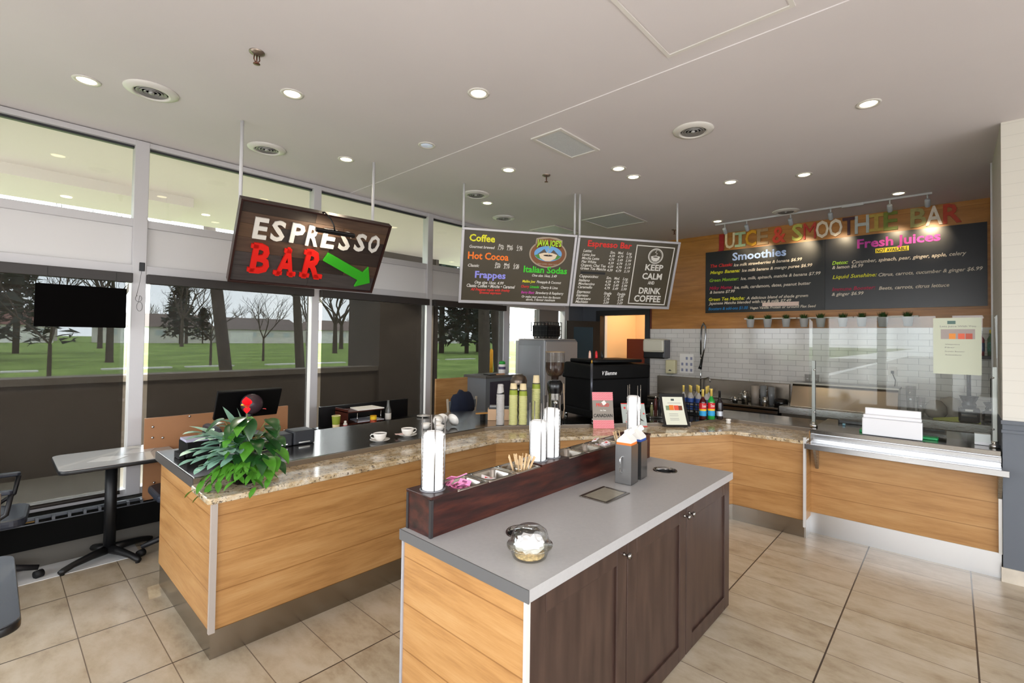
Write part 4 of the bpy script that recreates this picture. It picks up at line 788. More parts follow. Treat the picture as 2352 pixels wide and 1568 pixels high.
# canopy outside: soffit with a recessed panel and beam
SOFF = mat('soffit', 'E0D8D0', .8, emit='E0D8D0', es=0.0)
sf = MB(); sf.box(XB-2, 1.66, YW+.06, 8.20, 3.46, 3.6).box(1.66, 12, YW+.06, 8.75, 3.46, 3.6); struct(sf.build('wall_canopy', SOFF))
struct(MB().box(XB-2, 1.66, 7.08, 8.20, 3.345, 3.47).build('trim_31', SOFF))
for i, (x, y) in enumerate([(-.1, 6.6), (1.0, 6.1), (2.6, 6.8), (4.6, 7.2), (6.6, 6.5)]):
    l = bpy.data.lights.new('canopy_lamp', 'SPOT'); l.energy = 420; l.color = (1, .90, .74); l.spot_size = radians(120); o = bpy.data.objects.new('canopy_lamp', l); COL.objects.link(o); o.location = (x, y, 3.42 if i else 3.18)
p0 = thing('canopy_downlight', 'small round lamp in the outdoor canopy seen through the upper windows', 'downlight', (0, 0, 0), group='outdoor canopy lamps')
MB().lathe([(.05, 0), (.05, -.004), (0, -.004)], n=20, cap=False).build('lens', WARM, p0, local=True)
for i, (x, y) in enumerate([(-.1, 6.2), (.55, 7.7), (2.0, 7.9), (3.3, 6.6)]):
    z_ = 3.46 if i != 1 else 3.344
    if i == 0: p0.matrix_world = Matrix.Translation((x, y, z_))
    else: dup(p0, (x, y, z_))
# low outdoor wall with coping and the square column
DG = mat('outdoor_grey', '554D47', .8, noise=.05, nscale=2); 
struct(MB().box(-20, 5.1, 8.45, 8.75, GZ, 1.10).build('wall_parapet', DG)); struct(MB().box(-20, 5.1, 8.40, 8.80, 1.10, 1.185).build('trim_35', mat('coping', '706963', .8)))
struct(MB().box(5.1, 6.42, 8.38, 9.6, GZ, 3.46).build('wall_column', DG)); struct(MB().box(6.42, 6.5, 8.35, 8.5, GZ, 3.46).build('trim_36', DG))
BARK = mat('bark', '4A413A', .9, noise=.25, nscale=6); TWIG = mat('twig', '5A504A', .9)
def tree_mesh(mb, base, h, r, seed, lean=(0, 0), first=.32, lv=4, spread=.9, bif=3):
    rs = random.Random(seed)
    def br(p, d, L, r, lv):
        pts = [p]; q = p; dd = d.copy()
        for i in range(3 if lv < 2 else 4):
            dd = (dd+Vector((rs.uniform(-.16, .16), rs.uniform(-.16, .16), rs.uniform(-.02, .12)))).normalized(); q = q+dd*L/4; pts.append(q)
        mb.tube(pts, [r*(1-.35*i/len(pts)) for i in range(len(pts))], 6 if lv > 2 else 4 if lv > 1 else 3, cap=False)
        if lv <= 0: return
        for i in range(bif+(1 if lv < 3 else 0)):
            a = rs.uniform(0, 6.28); s = rs.uniform(.45, spread); nd = (dd+Vector((cos(a)*s, sin(a)*s, rs.uniform(-.1, .35)))).normalized()
            st = pts[-1] if i < 2 else pts[rs.choice([-2, -3])]
            br(st, nd, L*rs.uniform(.6, .82), r*rs.uniform(.42, .62), lv-1)
    top = Vector(base)+Vector((lean[0], lean[1], h*first)); b = Vector(base); pts = [b+(top-b)*t for t in (0, .04, .3, .7, 1)]
    mb.tube(pts, [r*1.25, r*1.05, r, r*.9, r*.8], 12, cap=False)
    for i in range(bif+1):
        a = 6.28*i/(bif+1)+rs.uniform(-.4, .4); s = rs.uniform(.35, .8); br(top, Vector((cos(a)*s+lean[0]*.05, sin(a)*s, 1)).normalized(), h*.30, r*.55, lv-1)
def tree(label, base, h, r, seed, **kw):
    mb = MB(); tree_mesh(mb, base, h, r, seed, **kw); o = mb.build('bare_tree', BARK, fix=False); tag(o, label, 'tree', 'bare trees outdoors'); return o
tree('thick leaning tree trunk just beyond the low outdoor wall', (4.20, 14.0, GZ), 14, .145, 2, lean=(-.95, .0), first=.55)
tree('forked bare tree on the grass behind the third mullion', (10.9, 25.5, GZ), 12, .22, 5, first=.34, lean=(-.3, 0), lv=5, spread=1.1)
for i, (x, y, h_, r, lb) in enumerate([(8.8, 33, 5, .07, 'thin young tree on the lawn right of the leaning trunk'), (13.5, 38, 5.5, .08, 'thin sapling on the lawn left of the forked tree'), (1.3, 22, 5, .06, 'slim sapling on the lawn just right of the first mullion'),
        (9.2, 80, 13, .26, 'bare tree near the houses, behind the hanging black panel'), (5.2, 41, 11, .20, 'bare tree on the lawn beside the hanging black panel'), (27, 118, 16, .3, 'tall bare tree in front of the white house'), (36, 70, 12, .3, 'bare tree at the far right of the lawn before the column'), (26, 52, 11, .25, 'bare tree on the lawn beside the column'), (44, 100, 15, .28, 'distant bare tree by the brown house'), (20, 90, 14, .25, 'distant bare tree by the pine')]):
    tree(lb, (x, y, GZ), h_, r, 20+i, lv=4, first=.3, spread=1.0)
# line of far woods, haze painted in as a paler bark colour
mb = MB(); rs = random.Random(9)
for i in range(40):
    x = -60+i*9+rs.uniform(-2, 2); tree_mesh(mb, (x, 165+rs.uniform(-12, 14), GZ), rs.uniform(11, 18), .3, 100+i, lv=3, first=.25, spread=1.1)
o = mb.build('tree_line', mat('hazed_bark', 'A8A09E', 1.), fix=False); tag(o, 'distant line of leafless woods along the horizon', 'trees', kind='stuff')
def evergreen(label, x, y, h_, r, seed, dark='27332A'):
    rs = random.Random(seed); t = thing('evergreen_tree', label, 'tree', (x, y, GZ), group='evergreens beyond the lawn')
    MB().tube([(x, y, GZ), (x, y, h_*.9)], r*.06, 6).build('trunk', BARK, t)
    mb = MB(); n = 520
    for i in range(n):
        f_ = rs.random()**.8; z_ = h_*(.10+.9*f_); rr = r*(1-f_)**.8*rs.uniform(.35, 1.05)+.05; a = rs.uniform(0, 6.28)
        c0 = Vector((x+rr*cos(a), y+rr*sin(a), z_)); s_ = h_*.05*rs.uniform(.6, 1.5)
        for _ in range(3):
            d1 = Vector((rs.gauss(0, 1), rs.gauss(0, 1), rs.gauss(0, .6)))*s_*.8; d2 = Vector((rs.gauss(0, 1), rs.gauss(0, 1), rs.gauss(0, .6)))*s_*.8; mb.add([c0, c0+d1, c0+d2], [(0, 1, 2)])
    mb.build('foliage', mat('needles', dark, .95), t, fix=False)
evergreen('wide dark evergreen behind the left edge of the hanging panel', -3.5, 48, 15, 5.5, 1); evergreen('dark evergreen at the far left of the view', -9, 42, 16, 6, 2)
evergreen('low dark evergreen left of the hanging panel', 1.5, 62, 8, 4.2, 3); evergreen('tall pine above the white house', 24.6, 112, 12.5, 3.2, 4); evergreen('small yellow green conifer by the white house', 30.4, 120, 7.5, 2.2, 5, '4A5730')
evergreen('dark evergreen filling the left of the far small window', 38, 48, 13, 5.5, 6); evergreen('dark evergreen in the middle of the far small window', 40, 45.5, 12, 4.5, 7); evergreen('dark evergreen at the right of the far small window', 46, 50, 11, 4, 8)
tree('close twin tree trunk beside the orange post, left stem', (16.6, 17.5, GZ), 12, .30, 41, first=.5, lean=(-.2, 0)); tree('close twin tree trunk beside the orange post, right stem', (18.0, 17.8, GZ), 12, .30, 42, first=.5, lean=(-.7, 0))
t = thing('marker_post', 'orange marker post standing between the two tree trunks', 'post', (15.6, 16, GZ)); MB().lathe([(.08, 0), (.08, 1.35), (0, 1.42)], (15.6, 16, GZ), n=12).build('shaft', mat('post_orange', 'F0A010', .6), t)
# houses across the park
def house(label, x, y, w, d, h_, wall, roof, gar=None, two=False):
    t = thing('house', label, 'house', (x, y, GZ), group='houses across the park')
    MB().box(x, x+w, y, y+d, GZ, h_).build('wall', mat('hw_'+wall, wall, .8), t)
    MB().add([(x-.5, y-.5, h_), (x+w+.5, y-.5, h_), (x+w+.5, y+d+.5, h_), (x-.5, y+d+.5, h_), (x+1.5, y+d/2, h_+3), (x+w-1.5, y+d/2, h_+3)], [(0, 1, 5, 4), (2, 3, 4, 5), (1, 2, 5), (3, 0, 4)]).build('roof', mat('hr_'+roof, roof, .9), t)
    for i in range(int(w/4)):
        wd = MB().box(x+1.2+i*4, x+2.8+i*4, y-.06, y, h_*.45, h_*.8).build('window', mat('house_window', 'B9C2C8', .4), t)
    if gar is not None: MB().box(x+gar, x+gar+5, y-.15, y, GZ, 2.5).build('garage_door', mat('garage_white', 'E6E6E4', .6), t)
house('low white and grey house right of the first mullion', 14.5, 128, 20, 10, 3.4, 'DAD6D2', '6A5E58', 3); house('long grey house with two white garage doors in the middle of the park view', 37, 128, 18, 10, 3.2, 'DAD6D2', '6E6460', 1)
house('pale house with white garage left of the forked tree', 60, 135, 17, 10, 3.6, 'DAD6D2', '786A64', 2); house('brown roofed house right of the forked tree', 80, 135, 18, 10, 4.2, '8C6A5C', '6B4A40', 10); house('small house behind the hanging black panel', -8, 128, 16, 10, 3.2, 'DAD6D2', '6C4C44', 9)
house('distant house left of the column', 102, 140, 18, 10, 3.6, 'A8A29C', '5E5652', 11)
# street side, glimpsed only as reflections
tree('bare street tree mirrored in the sneeze guard, nearer', (-14, -1.0, GZ), 9, .2, 60, lv=4); tree('bare street tree mirrored in the sneeze guard, farther', (-17, 5.0, GZ), 9, .2, 61, lv=4)
# ================================================================== LEFT SIDE SEATING
def cafe_table(label, x0, x1, y0, y1, z, cx, cy, r=.06, topm=None, rot=.45):
    t = thing('cafe_table', label, 'table', (cx, cy, 0))
    MB().prism(rrect(x0, x1, y0, y1, r, 6), z-.034, z-.004, sm=True).build('table_edge', mat('table_edge_black', '141416', .35), t, bevel=.006)
    MB().prism(rrect(x0+.004, x1-.004, y0+.004, y1-.004, r, 6), z-.005, z).build('tabletop', topm or mat('table_grey', '9A9896', .3), t)
    MB().lathe([(.038, .05), (.038, z-.034)], (cx, cy, 0), n=22).build('column', mat('cast_black', '0F0F11', .45), t)
    MB().lathe([(.10, z-.045), (.10, z-.036), (0, z-.036)], (cx, cy, 0), n=20).build('mounting_plate', mat('cast_black', '0F0F11'), t)
    for i in range(4):
        a = rot+i*pi/2; d = Vector((cos(a), sin(a), 0)); c = Vector((cx, cy, 0))
        mb = MB(); mb.tube([c+d*.02+Vector((0, 0, .065)), c+d*.12+Vector((0, 0, .06)), c+d*.24+Vector((0, 0, .045)), c+d*.30+Vector((0, 0, .028)), c+d*.325+Vector((0, 0, .022))], [.034, .028, .022, .022, .016], 10); lg = mb.build('leg', mat('cast_black', '0F0F11'), t)
        MB().lathe([(.014, 0), (.014, .016), (.008, .02)], tuple(c+d*.305), n=10).build('foot_glide', BLACKM, lg)
cafe_table('grey topped pedestal table with black rounded edge beside the end of the bar', .335, 1.05, 4.60, 5.24, .79, .66, 4.93)
cafe_table('dark slate topped table cut off by the lower left corner of the view', -.62, .092, 2.30, 3.05, .79, -.25, 2.65, topm=mat('table_slate', '3E4148', .25))
t = thing('paper_menu', 'pale laminated menu sheet lying on the grey pedestal table', 'menu', (.62, 4.85, .79)); MB().prism([(.50, 4.80), (.66, 4.74), (.76, 4.86), (.60, 4.93)], .7905, .792).build('sheet', mat('sheet_grey', 'C2C0BE', .3), t)
t = thing('paper_menu', 'second clear menu sleeve nearer the window on the grey pedestal table', 'menu', (.8, 5.0, .79)); MB().prism([(.73, 4.92), (.90, 4.90), (.97, 5.05), (.80, 5.08)], .7905, .792).build('sheet', mat('sheet_grey2', 'B4B2B0', .25), t)
def office_chair(label, loc, rz):
    t = thing('office_chair', label, 'chair', loc, rz, group='black office chairs'); m = mat('chair_black', '121216', .5); v = mat('chair_vinyl', '2B2F3A', .38)
    MB().prism(rrect(-.23, .23, -.22, .23, .08, 6), .44, .50).build('seat', v, t, bevel=.02, local=True)
    T = Matrix.Translation((0, -.24, .56)) @ Matrix.Rotation(radians(80), 4, 'X'); MB().prism(rrect(-.21, .21, 0, .42, .09, 6), -.03, .03, T=T).build('backrest', v, t, bevel=.02, local=True)
    MB().tube([(0, -.14, .43), (0, -.28, .46), (0, -.29, .70)], .02, 8).build('back_bar', m, t, local=True)
    for s in (-1, 1):
        a = MB().tube([(s*.2, .0, .45), (s*.27, .02, .47), (s*.285, .14, .56), (s*.285, .16, .69)], .014, 8).build('arm', m, t, local=True)
        MB().prism(rrect(s*.285-.03, s*.285+.03, -.12, .17, .025, 4), .69, .715).build('armrest', v, a, bevel=.008, local=True)
    MB().tube([(0, 0, .43), (0, 0, .12)], .028, 12).build('gas_lift', m, t, local=True)
    for i in range(5):
        a = .3+i*2*pi/5; lg = MB().tube([(0, 0, .12), (.15*cos(a), .15*sin(a), .11), (.29*cos(a), .29*sin(a), .075)], [.032, .024, .018], 8).build('base_leg', m, t, local=True)
        T = Matrix.Translation((.29*cos(a), .29*sin(a), .028)) @ Matrix.Rotation(a+.6, 4, 'Z') @ Matrix.Rotation(pi/2, 4, 'Y'); MB().lathe([(.027, -.022), (.027, .022)], n=14, T=T).build('caster', BLACKM, lg, local=True)
    return t
o1 = office_chair('black office chair with arms at the left end of the pedestal table', (-.02, 4.90, 0), radians(-95))
o2 = dup(o1, (1.12, 5.06-.30, 0), radians(90), 'black office chair tucked between the pedestal table and the bar end')
# slatted chair cut off by the left edge
t = thing('slat_back_chair', 'metal chair frame with horizontal back slats cut off by the left edge', 'chair', (-.05, 4.2, 0)); m = mat('dull_metal', '6F665E', .4, .8)
MB().box(.02, .062, 4.08, 4.10, 0, .82).build('back_post', m, t, bevel=.004); MB().box(-.42, -.38, 4.08, 4.10, 0, .82).build('back_post', m, t, bevel=.004)
for z_ in (.79, .70, .61, .52, .43): MB().box(-.38, .02, 4.083, 4.097, z_-.012, z_+.012).build('back_slat', m, t, bevel=.002)
MB().box(-.42, .06, 4.10, 4.50, .42, .45).build('seat', BLACKM, t, bevel=.01)
for xx in (-.40, .04): MB().box(xx-.015, xx+.015, 4.47, 4.50, 0, .42).build('front_leg', m, t)
# black panel hanging in the left window and its cable
t = thing('hanging_black_panel', 'black rectangular panel hanging in front of the leftmost window shade', 'panel', (.49, 5.2, 1.97)); MB().box(.215, .755, 5.17, 5.21, 1.80, 2.13).build('panel', mat('panel_black', '050404', .9, spec=.05), t, bevel=.003)
mb = MB(); 
for xx in (.28, .69): mb.tube([(xx, 5.2, 2.12), (xx, 5.21, 2.26)], .0015, 5)
mb.build('hanging_wire', mat('wire', '303030', .5), t)
t = thing('cable_plug', 'small black plug box with looped thin cable on the first window mullion', 'plug', (.866, 5.27, 2.34)); MB().box(.848, .886, 5.255, 5.285, 2.30, 2.375).build('plug_body', BLACK, t, bevel=.004)
loop = [(.866, 5.272, 2.30), (.855, 5.272, 2.2), (.835, 5.27, 2.08)]+[(.85+.022*cos(a*.5+2), 5.268, 2.06+.028*sin(a*.5+2)) for a in range(12)]+[(.858+.02*cos(a*.5+2), 5.268, 1.99+.04*sin(a*.5+2)) for a in range(13)]
MB().tube(loop, .0016, 6).build('cable', mat('thin_cable', '6A6A6A', .5), t)
# ------------------------------------------------------------------ behind the bar, left
t = thing('hardboard_screen', 'brown hardboard panel screening the window behind the fern', 'panel', (1.5, 5.03, .3)); MB().box(.875, 2.03, 5.02, 5.045, .28, 1.045).build('board', mat('hardboard', '9A6C48', .5, noise=.06, nscale=4), t)
mb = MB(); 
for xx, zz in ((.93, .97), (.93, .88), (1.0, .87), (1.19, 1.03), (2.0, .8), (.95, .5)): mb.lathe([(.012, 0), (.006, .004), (0, .004)], n=8, T=Matrix.Translation((xx, 5.019, zz)) @ Matrix.Rotation(pi/2, 4, 'X'))
mb.build('bolt', CHROME, t)
t = thing('pos_monitor', 'black till screen seen from behind above the fern', 'monitor', (1.42, 4.38, .86))
T = Matrix.Translation((1.47, 4.42, 1.18)) @ Matrix.Rotation(radians(25), 4, 'X'); MB().box(-.25, .24, -.012, .02, -.13, .13, T=T).build('screen_housing', mat('till_black', '040405', .45, spec=.2), t, bevel=.006)
MB().lathe([(.075, 0), (.085, .02), (.08, .05), (.05, .075), (0, .08)], n=20, T=Matrix.Translation((1.46, 4.36, 1.18)) @ Matrix.Rotation(radians(80), 4, 'X')).build('back_hub', mat('hub_plum', '3A2A30', .35), t)
MB().tube([(1.46, 4.37, 1.16), (1.46, 4.44, .93)], .03, 10).build('stand', BLACK, t); MB().box(1.34, 1.58, 4.30, 4.52-.0, .912, .93).build('foot', BLACK, t, bevel=.005)
t = thing('till_base', 'black box with pale top at the worktop corner left of the fern', 'till', (1.0, 3.95, .91)); MB().box(.90, 1.10, 3.86, 4.06, .912, 1.02).build('body', mat('till_black', '070708'), t, bevel=.01)
MB().prism([(.90, 3.86), (1.10, 3.86), (1.10, 4.02), (.90, 4.02)], 1.02, 1.035).build('top_plate', mat('till_lilac', 'A9A6BC', .4), t); MB().prism(rrect(.862, .90, 3.88, 4.0, .01), .912, .95).build('tray', BLACKM, t)
t = thing('card_terminal_base', 'pair of dark grey till units side by side, right of the fern', 'till', (1.62, 3.75, .91))
for i, (a, b) in enumerate(((1.43, 1.565), (1.568, 1.735))):
    MB().prism(rrect(a, b, 3.765, 3.93, .015, 4), .912, 1.005+.012*i).build('unit', mat('till_grey', '2C2E33', .4), t, bevel=.008)
    MB().box(a+.04, b-.04, 3.762, 3.765, .925, .933).build('chrome_strip', CHROME, t)
t = thing('printer_roll', 'chrome paper bar of the receipt printer behind the fern leaves', 'printer', (1.42, 3.80, .91)); MB().box(1.30, 1.42, 3.80, 3.93, .912, .96).build('body', BLACK, t, bevel=.005); MB().tube([(1.31, 3.795, .965), (1.42, 3.795, .965)], .006, 8).build('bar', CHROME, t)
# ------------------------------------------------------------------ potted plant on the granite
t = thing('potted_plant', 'black pot with blue green fern and glossy leafed plant on the granite corner', 'plant', (1.04, 3.17, .872))
PX, PY, PZ = 1.04, 3.17, .872
MB().lathe([(.062, 0), (.070, .01), (.082, .13), (.086, .135), (.082, .14), (.076, .13), (.0, .125)], (PX, PY, PZ), n=28, cap=False).build('pot', mat('pot_black', '080809', .12), t)
rs = random.Random(21)
def leaf(mb, base, d, L, w, droop, nseg=7, lobed=False, curl=.15, heart=False):
    d = d.normalized(); side = d.cross(Vector((0, 0, 1)))
    if side.length < .1: side = Vector((1, 0, 0))
    side.normalize(); vs = []; fs = []; p = Vector(base); dd = d.copy()
    for i in range(nseg+1):
        f_ = i/nseg; ww = w*(sin(pi*min(1, f_*.93+.07))**.8)*(1 if not heart else (1.25-.75*f_))
        if lobed: ww *= (.35 if i % 2 else 1.35)*(1-.2*f_)
        if i == nseg: ww = 0.0005
        n_ = side.cross(dd).normalized(); vs += [p-side*ww+n_*ww*curl, p-n_*ww*.1, p+side*ww+n_*ww*curl]
        p = p+dd*L/nseg; dd = (dd+Vector((0, 0, -droop/nseg))).normalized()
    for i in range(nseg):
        a = i*3; fs += [(a, a+1, a+4, a+3), (a+1, a+2, a+5, a+4)]
    mb.add(vs, fs, 0, True)
def two(mb_list, i): return mb_list[i]
G1 = mat('fern_blue', '84AC98', .5, noise=.14, nscale=30); G2 = mat('leaf_deep', '1E441C', .3, noise=.2, nscale=30); G3 = mat('leaf_bright', '457C22', .4, noise=.2, nscale=30)
crown = Vector((PX, PY, PZ+.14)); stems = MB(); nl = 0
def add_leaf(name, mt, base, d, L, w, droop, **kw):
    mb = MB(); leaf(mb, base, d, L, w, droop, **kw); o = mb.build(name, mt, t, fix=False); return o
right = Vector((sin(YAW), -cos(YAW), 0)); toward = Vector((-cos(YAW), -sin(YAW), 0)); UP = Vector((0, 0, 1))
def dirv(a, b, c): return right*a+toward*b+UP*c
# blue green lobed fern fronds: a main blade with finger lobes, built as one mesh each
def frond(base, d, L, w, droop, lobes=6, m=G1):
    mb = MB(); d = d.normalized(); leaf(mb, base, d, L, w*.55, droop, 9, curl=.1)
    p = Vector(base); dd = d.copy(); side = d.cross(UP).normalized()
    for i in range(lobes):
        f_ = (i+1.3)/(lobes+1.2); q = p+dd*L*f_+UP*(-droop*L*f_*f_*.45); s = -1 if i % 2 else 1
        leaf(mb, q, (side*s*.85+dd*.75+UP*(-droop*.3)).normalized(), L*.46*(1-.45*abs(f_-.35)), w*.42, droop*.7, 5, curl=.15)
    mb.build('frond', m, t, fix=False)
FR = [(-1.0, .1, 1.0, .30, .06), (-.55, .0, 1.5, .27, .06), (-.25, .1, 1.6, .25, .055), (-1.0, .4, .6, .27, .06), (-.6, .6, .9, .24, .055), (-1.0, .2, .35, .26, .055), (-.2, .5, .9, .2, .05), (-.85, .7, .2, .22, .05), (-.2, .8, .45, .2, .05), (-1.3, -.2, .9, .30, .06)]
for a, b, c, L, w_ in FR: frond(crown+Vector((rs.uniform(-.03, .03), rs.uniform(-.03, .03), rs.uniform(0, .05))), dirv(a, b, c), L*1.15, w_*1.15, .75)
for a, b, c, L in [(-.75, .8, -.1, .24), (-.6, .9, -.3, .22), (.3, 1, .1, .2), (.95, .5, .1, .22), (.7, .7, -.2, .2), (-.3, 1., -.2, .2), (.5, .8, .35, .2)]: frond(crown+dirv(a, b, 0)*.04, dirv(a, b, c), L, .04, 1.4, 5, G3)
for i in range(40):
    a = rs.uniform(-.2, 1.25) if i % 4 else rs.uniform(-.9, .2); hgt = rs.uniform(-.04, .26); b = rs.uniform(-.2, .8); base = crown+dirv(a*.16, b*.07, hgt)
    add_leaf('leaf', G2 if rs.random() < .72 else G3, base, dirv(a*.9+rs.uniform(-.3, .3), .55+rs.uniform(-.3, .5), rs.uniform(-.5, .35)), rs.uniform(.11, .17), rs.uniform(.034, .052), rs.uniform(.9, 1.9), heart=True)
    stems.tube([crown-UP*.03, crown+dirv(a*.06, b*.02, hgt*.5), base], .0022, 5)
stems.build('stems', mat('stem_green', '5C6E34', .5), t, fix=False)
mb = MB(); fc = crown+dirv(.015, .02, .31); leaf(mb, fc, dirv(-.15, .9, .5), .055, .034, .5, 6, heart=True); leaf(mb, fc, dirv(.2, .5, -1), .04, .02, .2, 5, heart=True); leaf(mb, fc+UP*.01, dirv(.1, .4, 1.), .06, .03, .1, 5, heart=True); stm = mb.build('red_flower', mat('flower_red', 'D8121E', .3), t, fix=False)
MB().tube([fc, fc+dirv(-.01, .04, .02)], .004, 6).build('spadix', mat('spadix', 'E8D020', .5), stm); MB().tube([crown, fc], .0028, 6).build('flower_stem', mat('stem_green'), t)
mb = MB(); leaf(mb, crown+dirv(.115, .04, .305), dirv(.9, .4, .1), .035, .008, .3, 5); mb.build('small_red_bract', mat('flower_red'), t, fix=False)
# ------------------------------------------------------------------ cups and saucers on the steel
def cup_saucer(label, x, y, rz, spoon=False, full=True):
    s = thing('saucer', 'white saucer under the cup '+('nearest the till units' if 'nearest' in label else 'with its handle to the right'), 'saucer', (x, y, .911), rz, group='white saucers on the steel worktop')
    MB().lathe([(.034, 0), (.036, .004), (.062, .011), (.078, .019), (.079, .021), (.060, .015), (.034, .008), (0, .008)], n=34, cap=True).build('saucer', CERAMIC, s, local=True)
    c = thing('coffee_cup', label, 'cup', (x, y, .920), rz)
    MB().lathe([(.024, 0), (.027, .003), (.044, .022), (.051, .045), (.053, .060), (.0505, .060), (.048, .044), (.041, .022), (.026, .008), (0, .007)], n=34, cap=False).build('cup', CERAMIC, c, local=True)
    MB().tube([(.048, 0, .052), (.066, 0, .055), (.076, 0, .044), (.071, 0, .030), (.055, 0, .022), (.042, 0, .02)], .0045, 8).build('handle', CERAMIC, c, local=True)
    if full: MB().lathe([(.0485, .052), (0, .0525)], n=28, cap=False).build('coffee', COFFEE, c, local=True)
    return c
cup_saucer('white coffee cup nearest the till units, full of black coffee', 2.115, 3.44, radians(160)); cup_saucer('white coffee cup second from the till units, with its handle to the right', 2.39, 3.46, radians(-25))
t = thing('paper_napkin', 'small pink napkin tucked at the side of the second saucer', 'napkin', (2.33, 3.48, .93)); MB().prism([(2.295, 3.49), (2.35, 3.46), (2.36, 3.50), (2.31, 3.53)], .932, .935).build('fold', mat('napkin_pink', 'E0BDB8', .8), t)
# jumbled white cups beyond
def plain_cup(label, M_, rr=.04, hh=.055):
    c = thing('espresso_cup', label, 'cup', M=M_, group='white espresso cups beside the lid stack')
    MB().lathe([(rr*.6, 0), (rr*.85, hh*.3), (rr, hh), (rr*.94, hh), (rr*.8, hh*.35), (0, .006)], n=26, cap=True).build('cup', CERAMIC, c, local=True)
    MB().tube([(rr*.97, 0, hh*.8), (rr*1.4, 0, hh*.85), (rr*1.55, 0, hh*.55), (rr*.9, 0, hh*.25)], .004, 8).build('handle', CERAMIC, c, local=True)
R = Matrix.Rotation
plain_cup('white espresso cup standing upright behind the nearest lid stack', Matrix.Translation((2.70, 3.62, .911)))
plain_cup('white espresso cup tipped on its side behind the lid stack', Matrix.Translation((2.80, 3.52, .95)) @ R(2.2, 4, 'Z') @ R(radians(90), 4, 'Y'))
plain_cup('larger white cup leaning in the jumble behind the lid stack', Matrix.Translation((2.79, 3.58, .965)) @ R(.6, 4, 'Z') @ R(radians(70), 4, 'Y'), .05, .06)
plain_cup('white cup at the front of the jumble behind the lid stack', Matrix.Translation((2.74, 3.47, .911)), .042, .05)
for i, (x, y, a, lb) in enumerate([(2.93, 3.52, -.5, 'white saucer propped on edge at the right of the cups'), (2.87, 3.60, .3, 'white plate standing behind the tipped cups')]):
    T = Matrix.Translation((x, y, .975)) @ R(a+YAW, 4, 'Z') @ R(radians(72), 4, 'Y'); s = thing('saucer', lb, 'saucer', M=T, group=None)
    MB().lathe([(.03, 0), (.034, .004), (.062, .014), (.060, .017), (.03, .007), (0, .007)], n=30, cap=True).build('saucer', CERAMIC, s, local=True)
s = thing('white_dish', 'oval white dish on the far edge of the steel worktop', 'dish', (3.10, 4.20, .911)); MB().lathe([(.03, 0), (.07, .012), (.073, .015), (.03, .006), (0, .006)], (3.10, 4.20, .911), n=28).build('dish', CERAMIC, s)
s = thing('chrome_spoon_rest', 'small shiny chrome cap behind the white cups', 'cap', (3.2, 4.12, .911)); MB().lathe([(.016, 0), (.014, .016), (0, .02)], (3.20, 4.12, .911), n=14).build('cap', CHROME, s)
# back desk by the window with organiser
t = thing('back_desk', 'black topped desk with upstand under the third window', 'desk', (3.0, 5.0, 0)); MB().box(2.28, 3.7, 4.64, 5.02, .76, .79).build('desktop', mat('desk_black', '0D0D0F', .3), t, bevel=.004)
MB().box(2.35, 3.45, 5.0, 5.03, .79, 1.0).build('upstand', mat('desk_black', '0D0D0F'), t); MB().box(2.30, 2.34, 4.66, 5.0, 0, .76).build('side_panel', BLACKM, t); MB().box(3.64, 3.68, 4.66, 5.0, 0, .76).build('side_panel', BLACKM, t)
t = thing('letter_tray', 'two tier dark wood letter tray with papers on the back desk', 'tray', (2.72, 4.85, .79)); wood = mat('tray_mahogany', '42190E', .35)
MB().box(2.50, 2.92, 4.70, 4.96, .83, .84).build('tier', wood, t); MB().box(2.50, 2.92, 4.70, 4.96, .955, .965).build('tier', wood, t); MB().box(2.50, 2.51, 4.70, 4.96, .79, .99).build('side', wood, t); MB().tube([(2.90, 4.71, .79), (2.90, 4.71, .955)], .004, 6).build('post', CHROME, t); MB().tube([(2.62, 4.71, .79), (2.62, 4.71, .955)], .004, 6).build('post', CHROME, t)
for i, z_ in enumerate((.842, .967)): 
    t = thing('paper_sheets', ['bluish papers in the lower tier of the letter tray', 'white papers on the upper tier of the letter tray'][i], 'paper', (2.75, 4.8, z_)); MB().prism([(2.62, 4.70), (2.93, 4.69), (2.92, 4.93), (2.66, 4.94)], z_, z_+.01).build('sheets', [mat('paper_blue', 'B4B8C6', .7), PAPER][i], t)
def paper_cup(parent, x, y, z, h_, r0, r1, green='8C9A32'):
    MB().lathe([(r0, 0), (r0+(r1-r0)*.45, h_*.45)], (x, y, z), n=24, cap=True).build('cup_base', mat('cup_cream', 'D9C7A0', .6), parent); MB().lathe([(r0+(r1-r0)*.45, h_*.45), (r1, h_)], (x, y, z), n=24, cap=False).build('green_band', mat('cup_green', green, .6), parent); MB().lathe([(r1, h_-.002), (r1+.003, h_), (r1, h_+.004), (r1-.004, h_)], (x, y, z), n=24, cap=False).build('rim', mat('cup_cream', 'D9C7A0'), parent)
t = thing('takeaway_cup', 'green and cream paper cup on the back desk, left of the letter tray', 'cup', (2.37, 4.68, .79)); paper_cup(t, 2.37, 4.68, .79, .155, .03, .042)
t = thing('small_bottle', 'small white and red bottle beside the paper cup on the back desk', 'bottle', (2.47, 4.68, .79)); MB().lathe([(.02, 0), (.021, .06), (.012, .075), (.012, .092), (0, .093)], (2.47, 4.68, .79), n=16).build('bottle', PAPER, t); MB().lathe([(.0213, .02), (.0213, .05)], (2.47, 4.68, .79), n=16, cap=False).build('label_band', mat('band_red', 'C04050', .5), t)
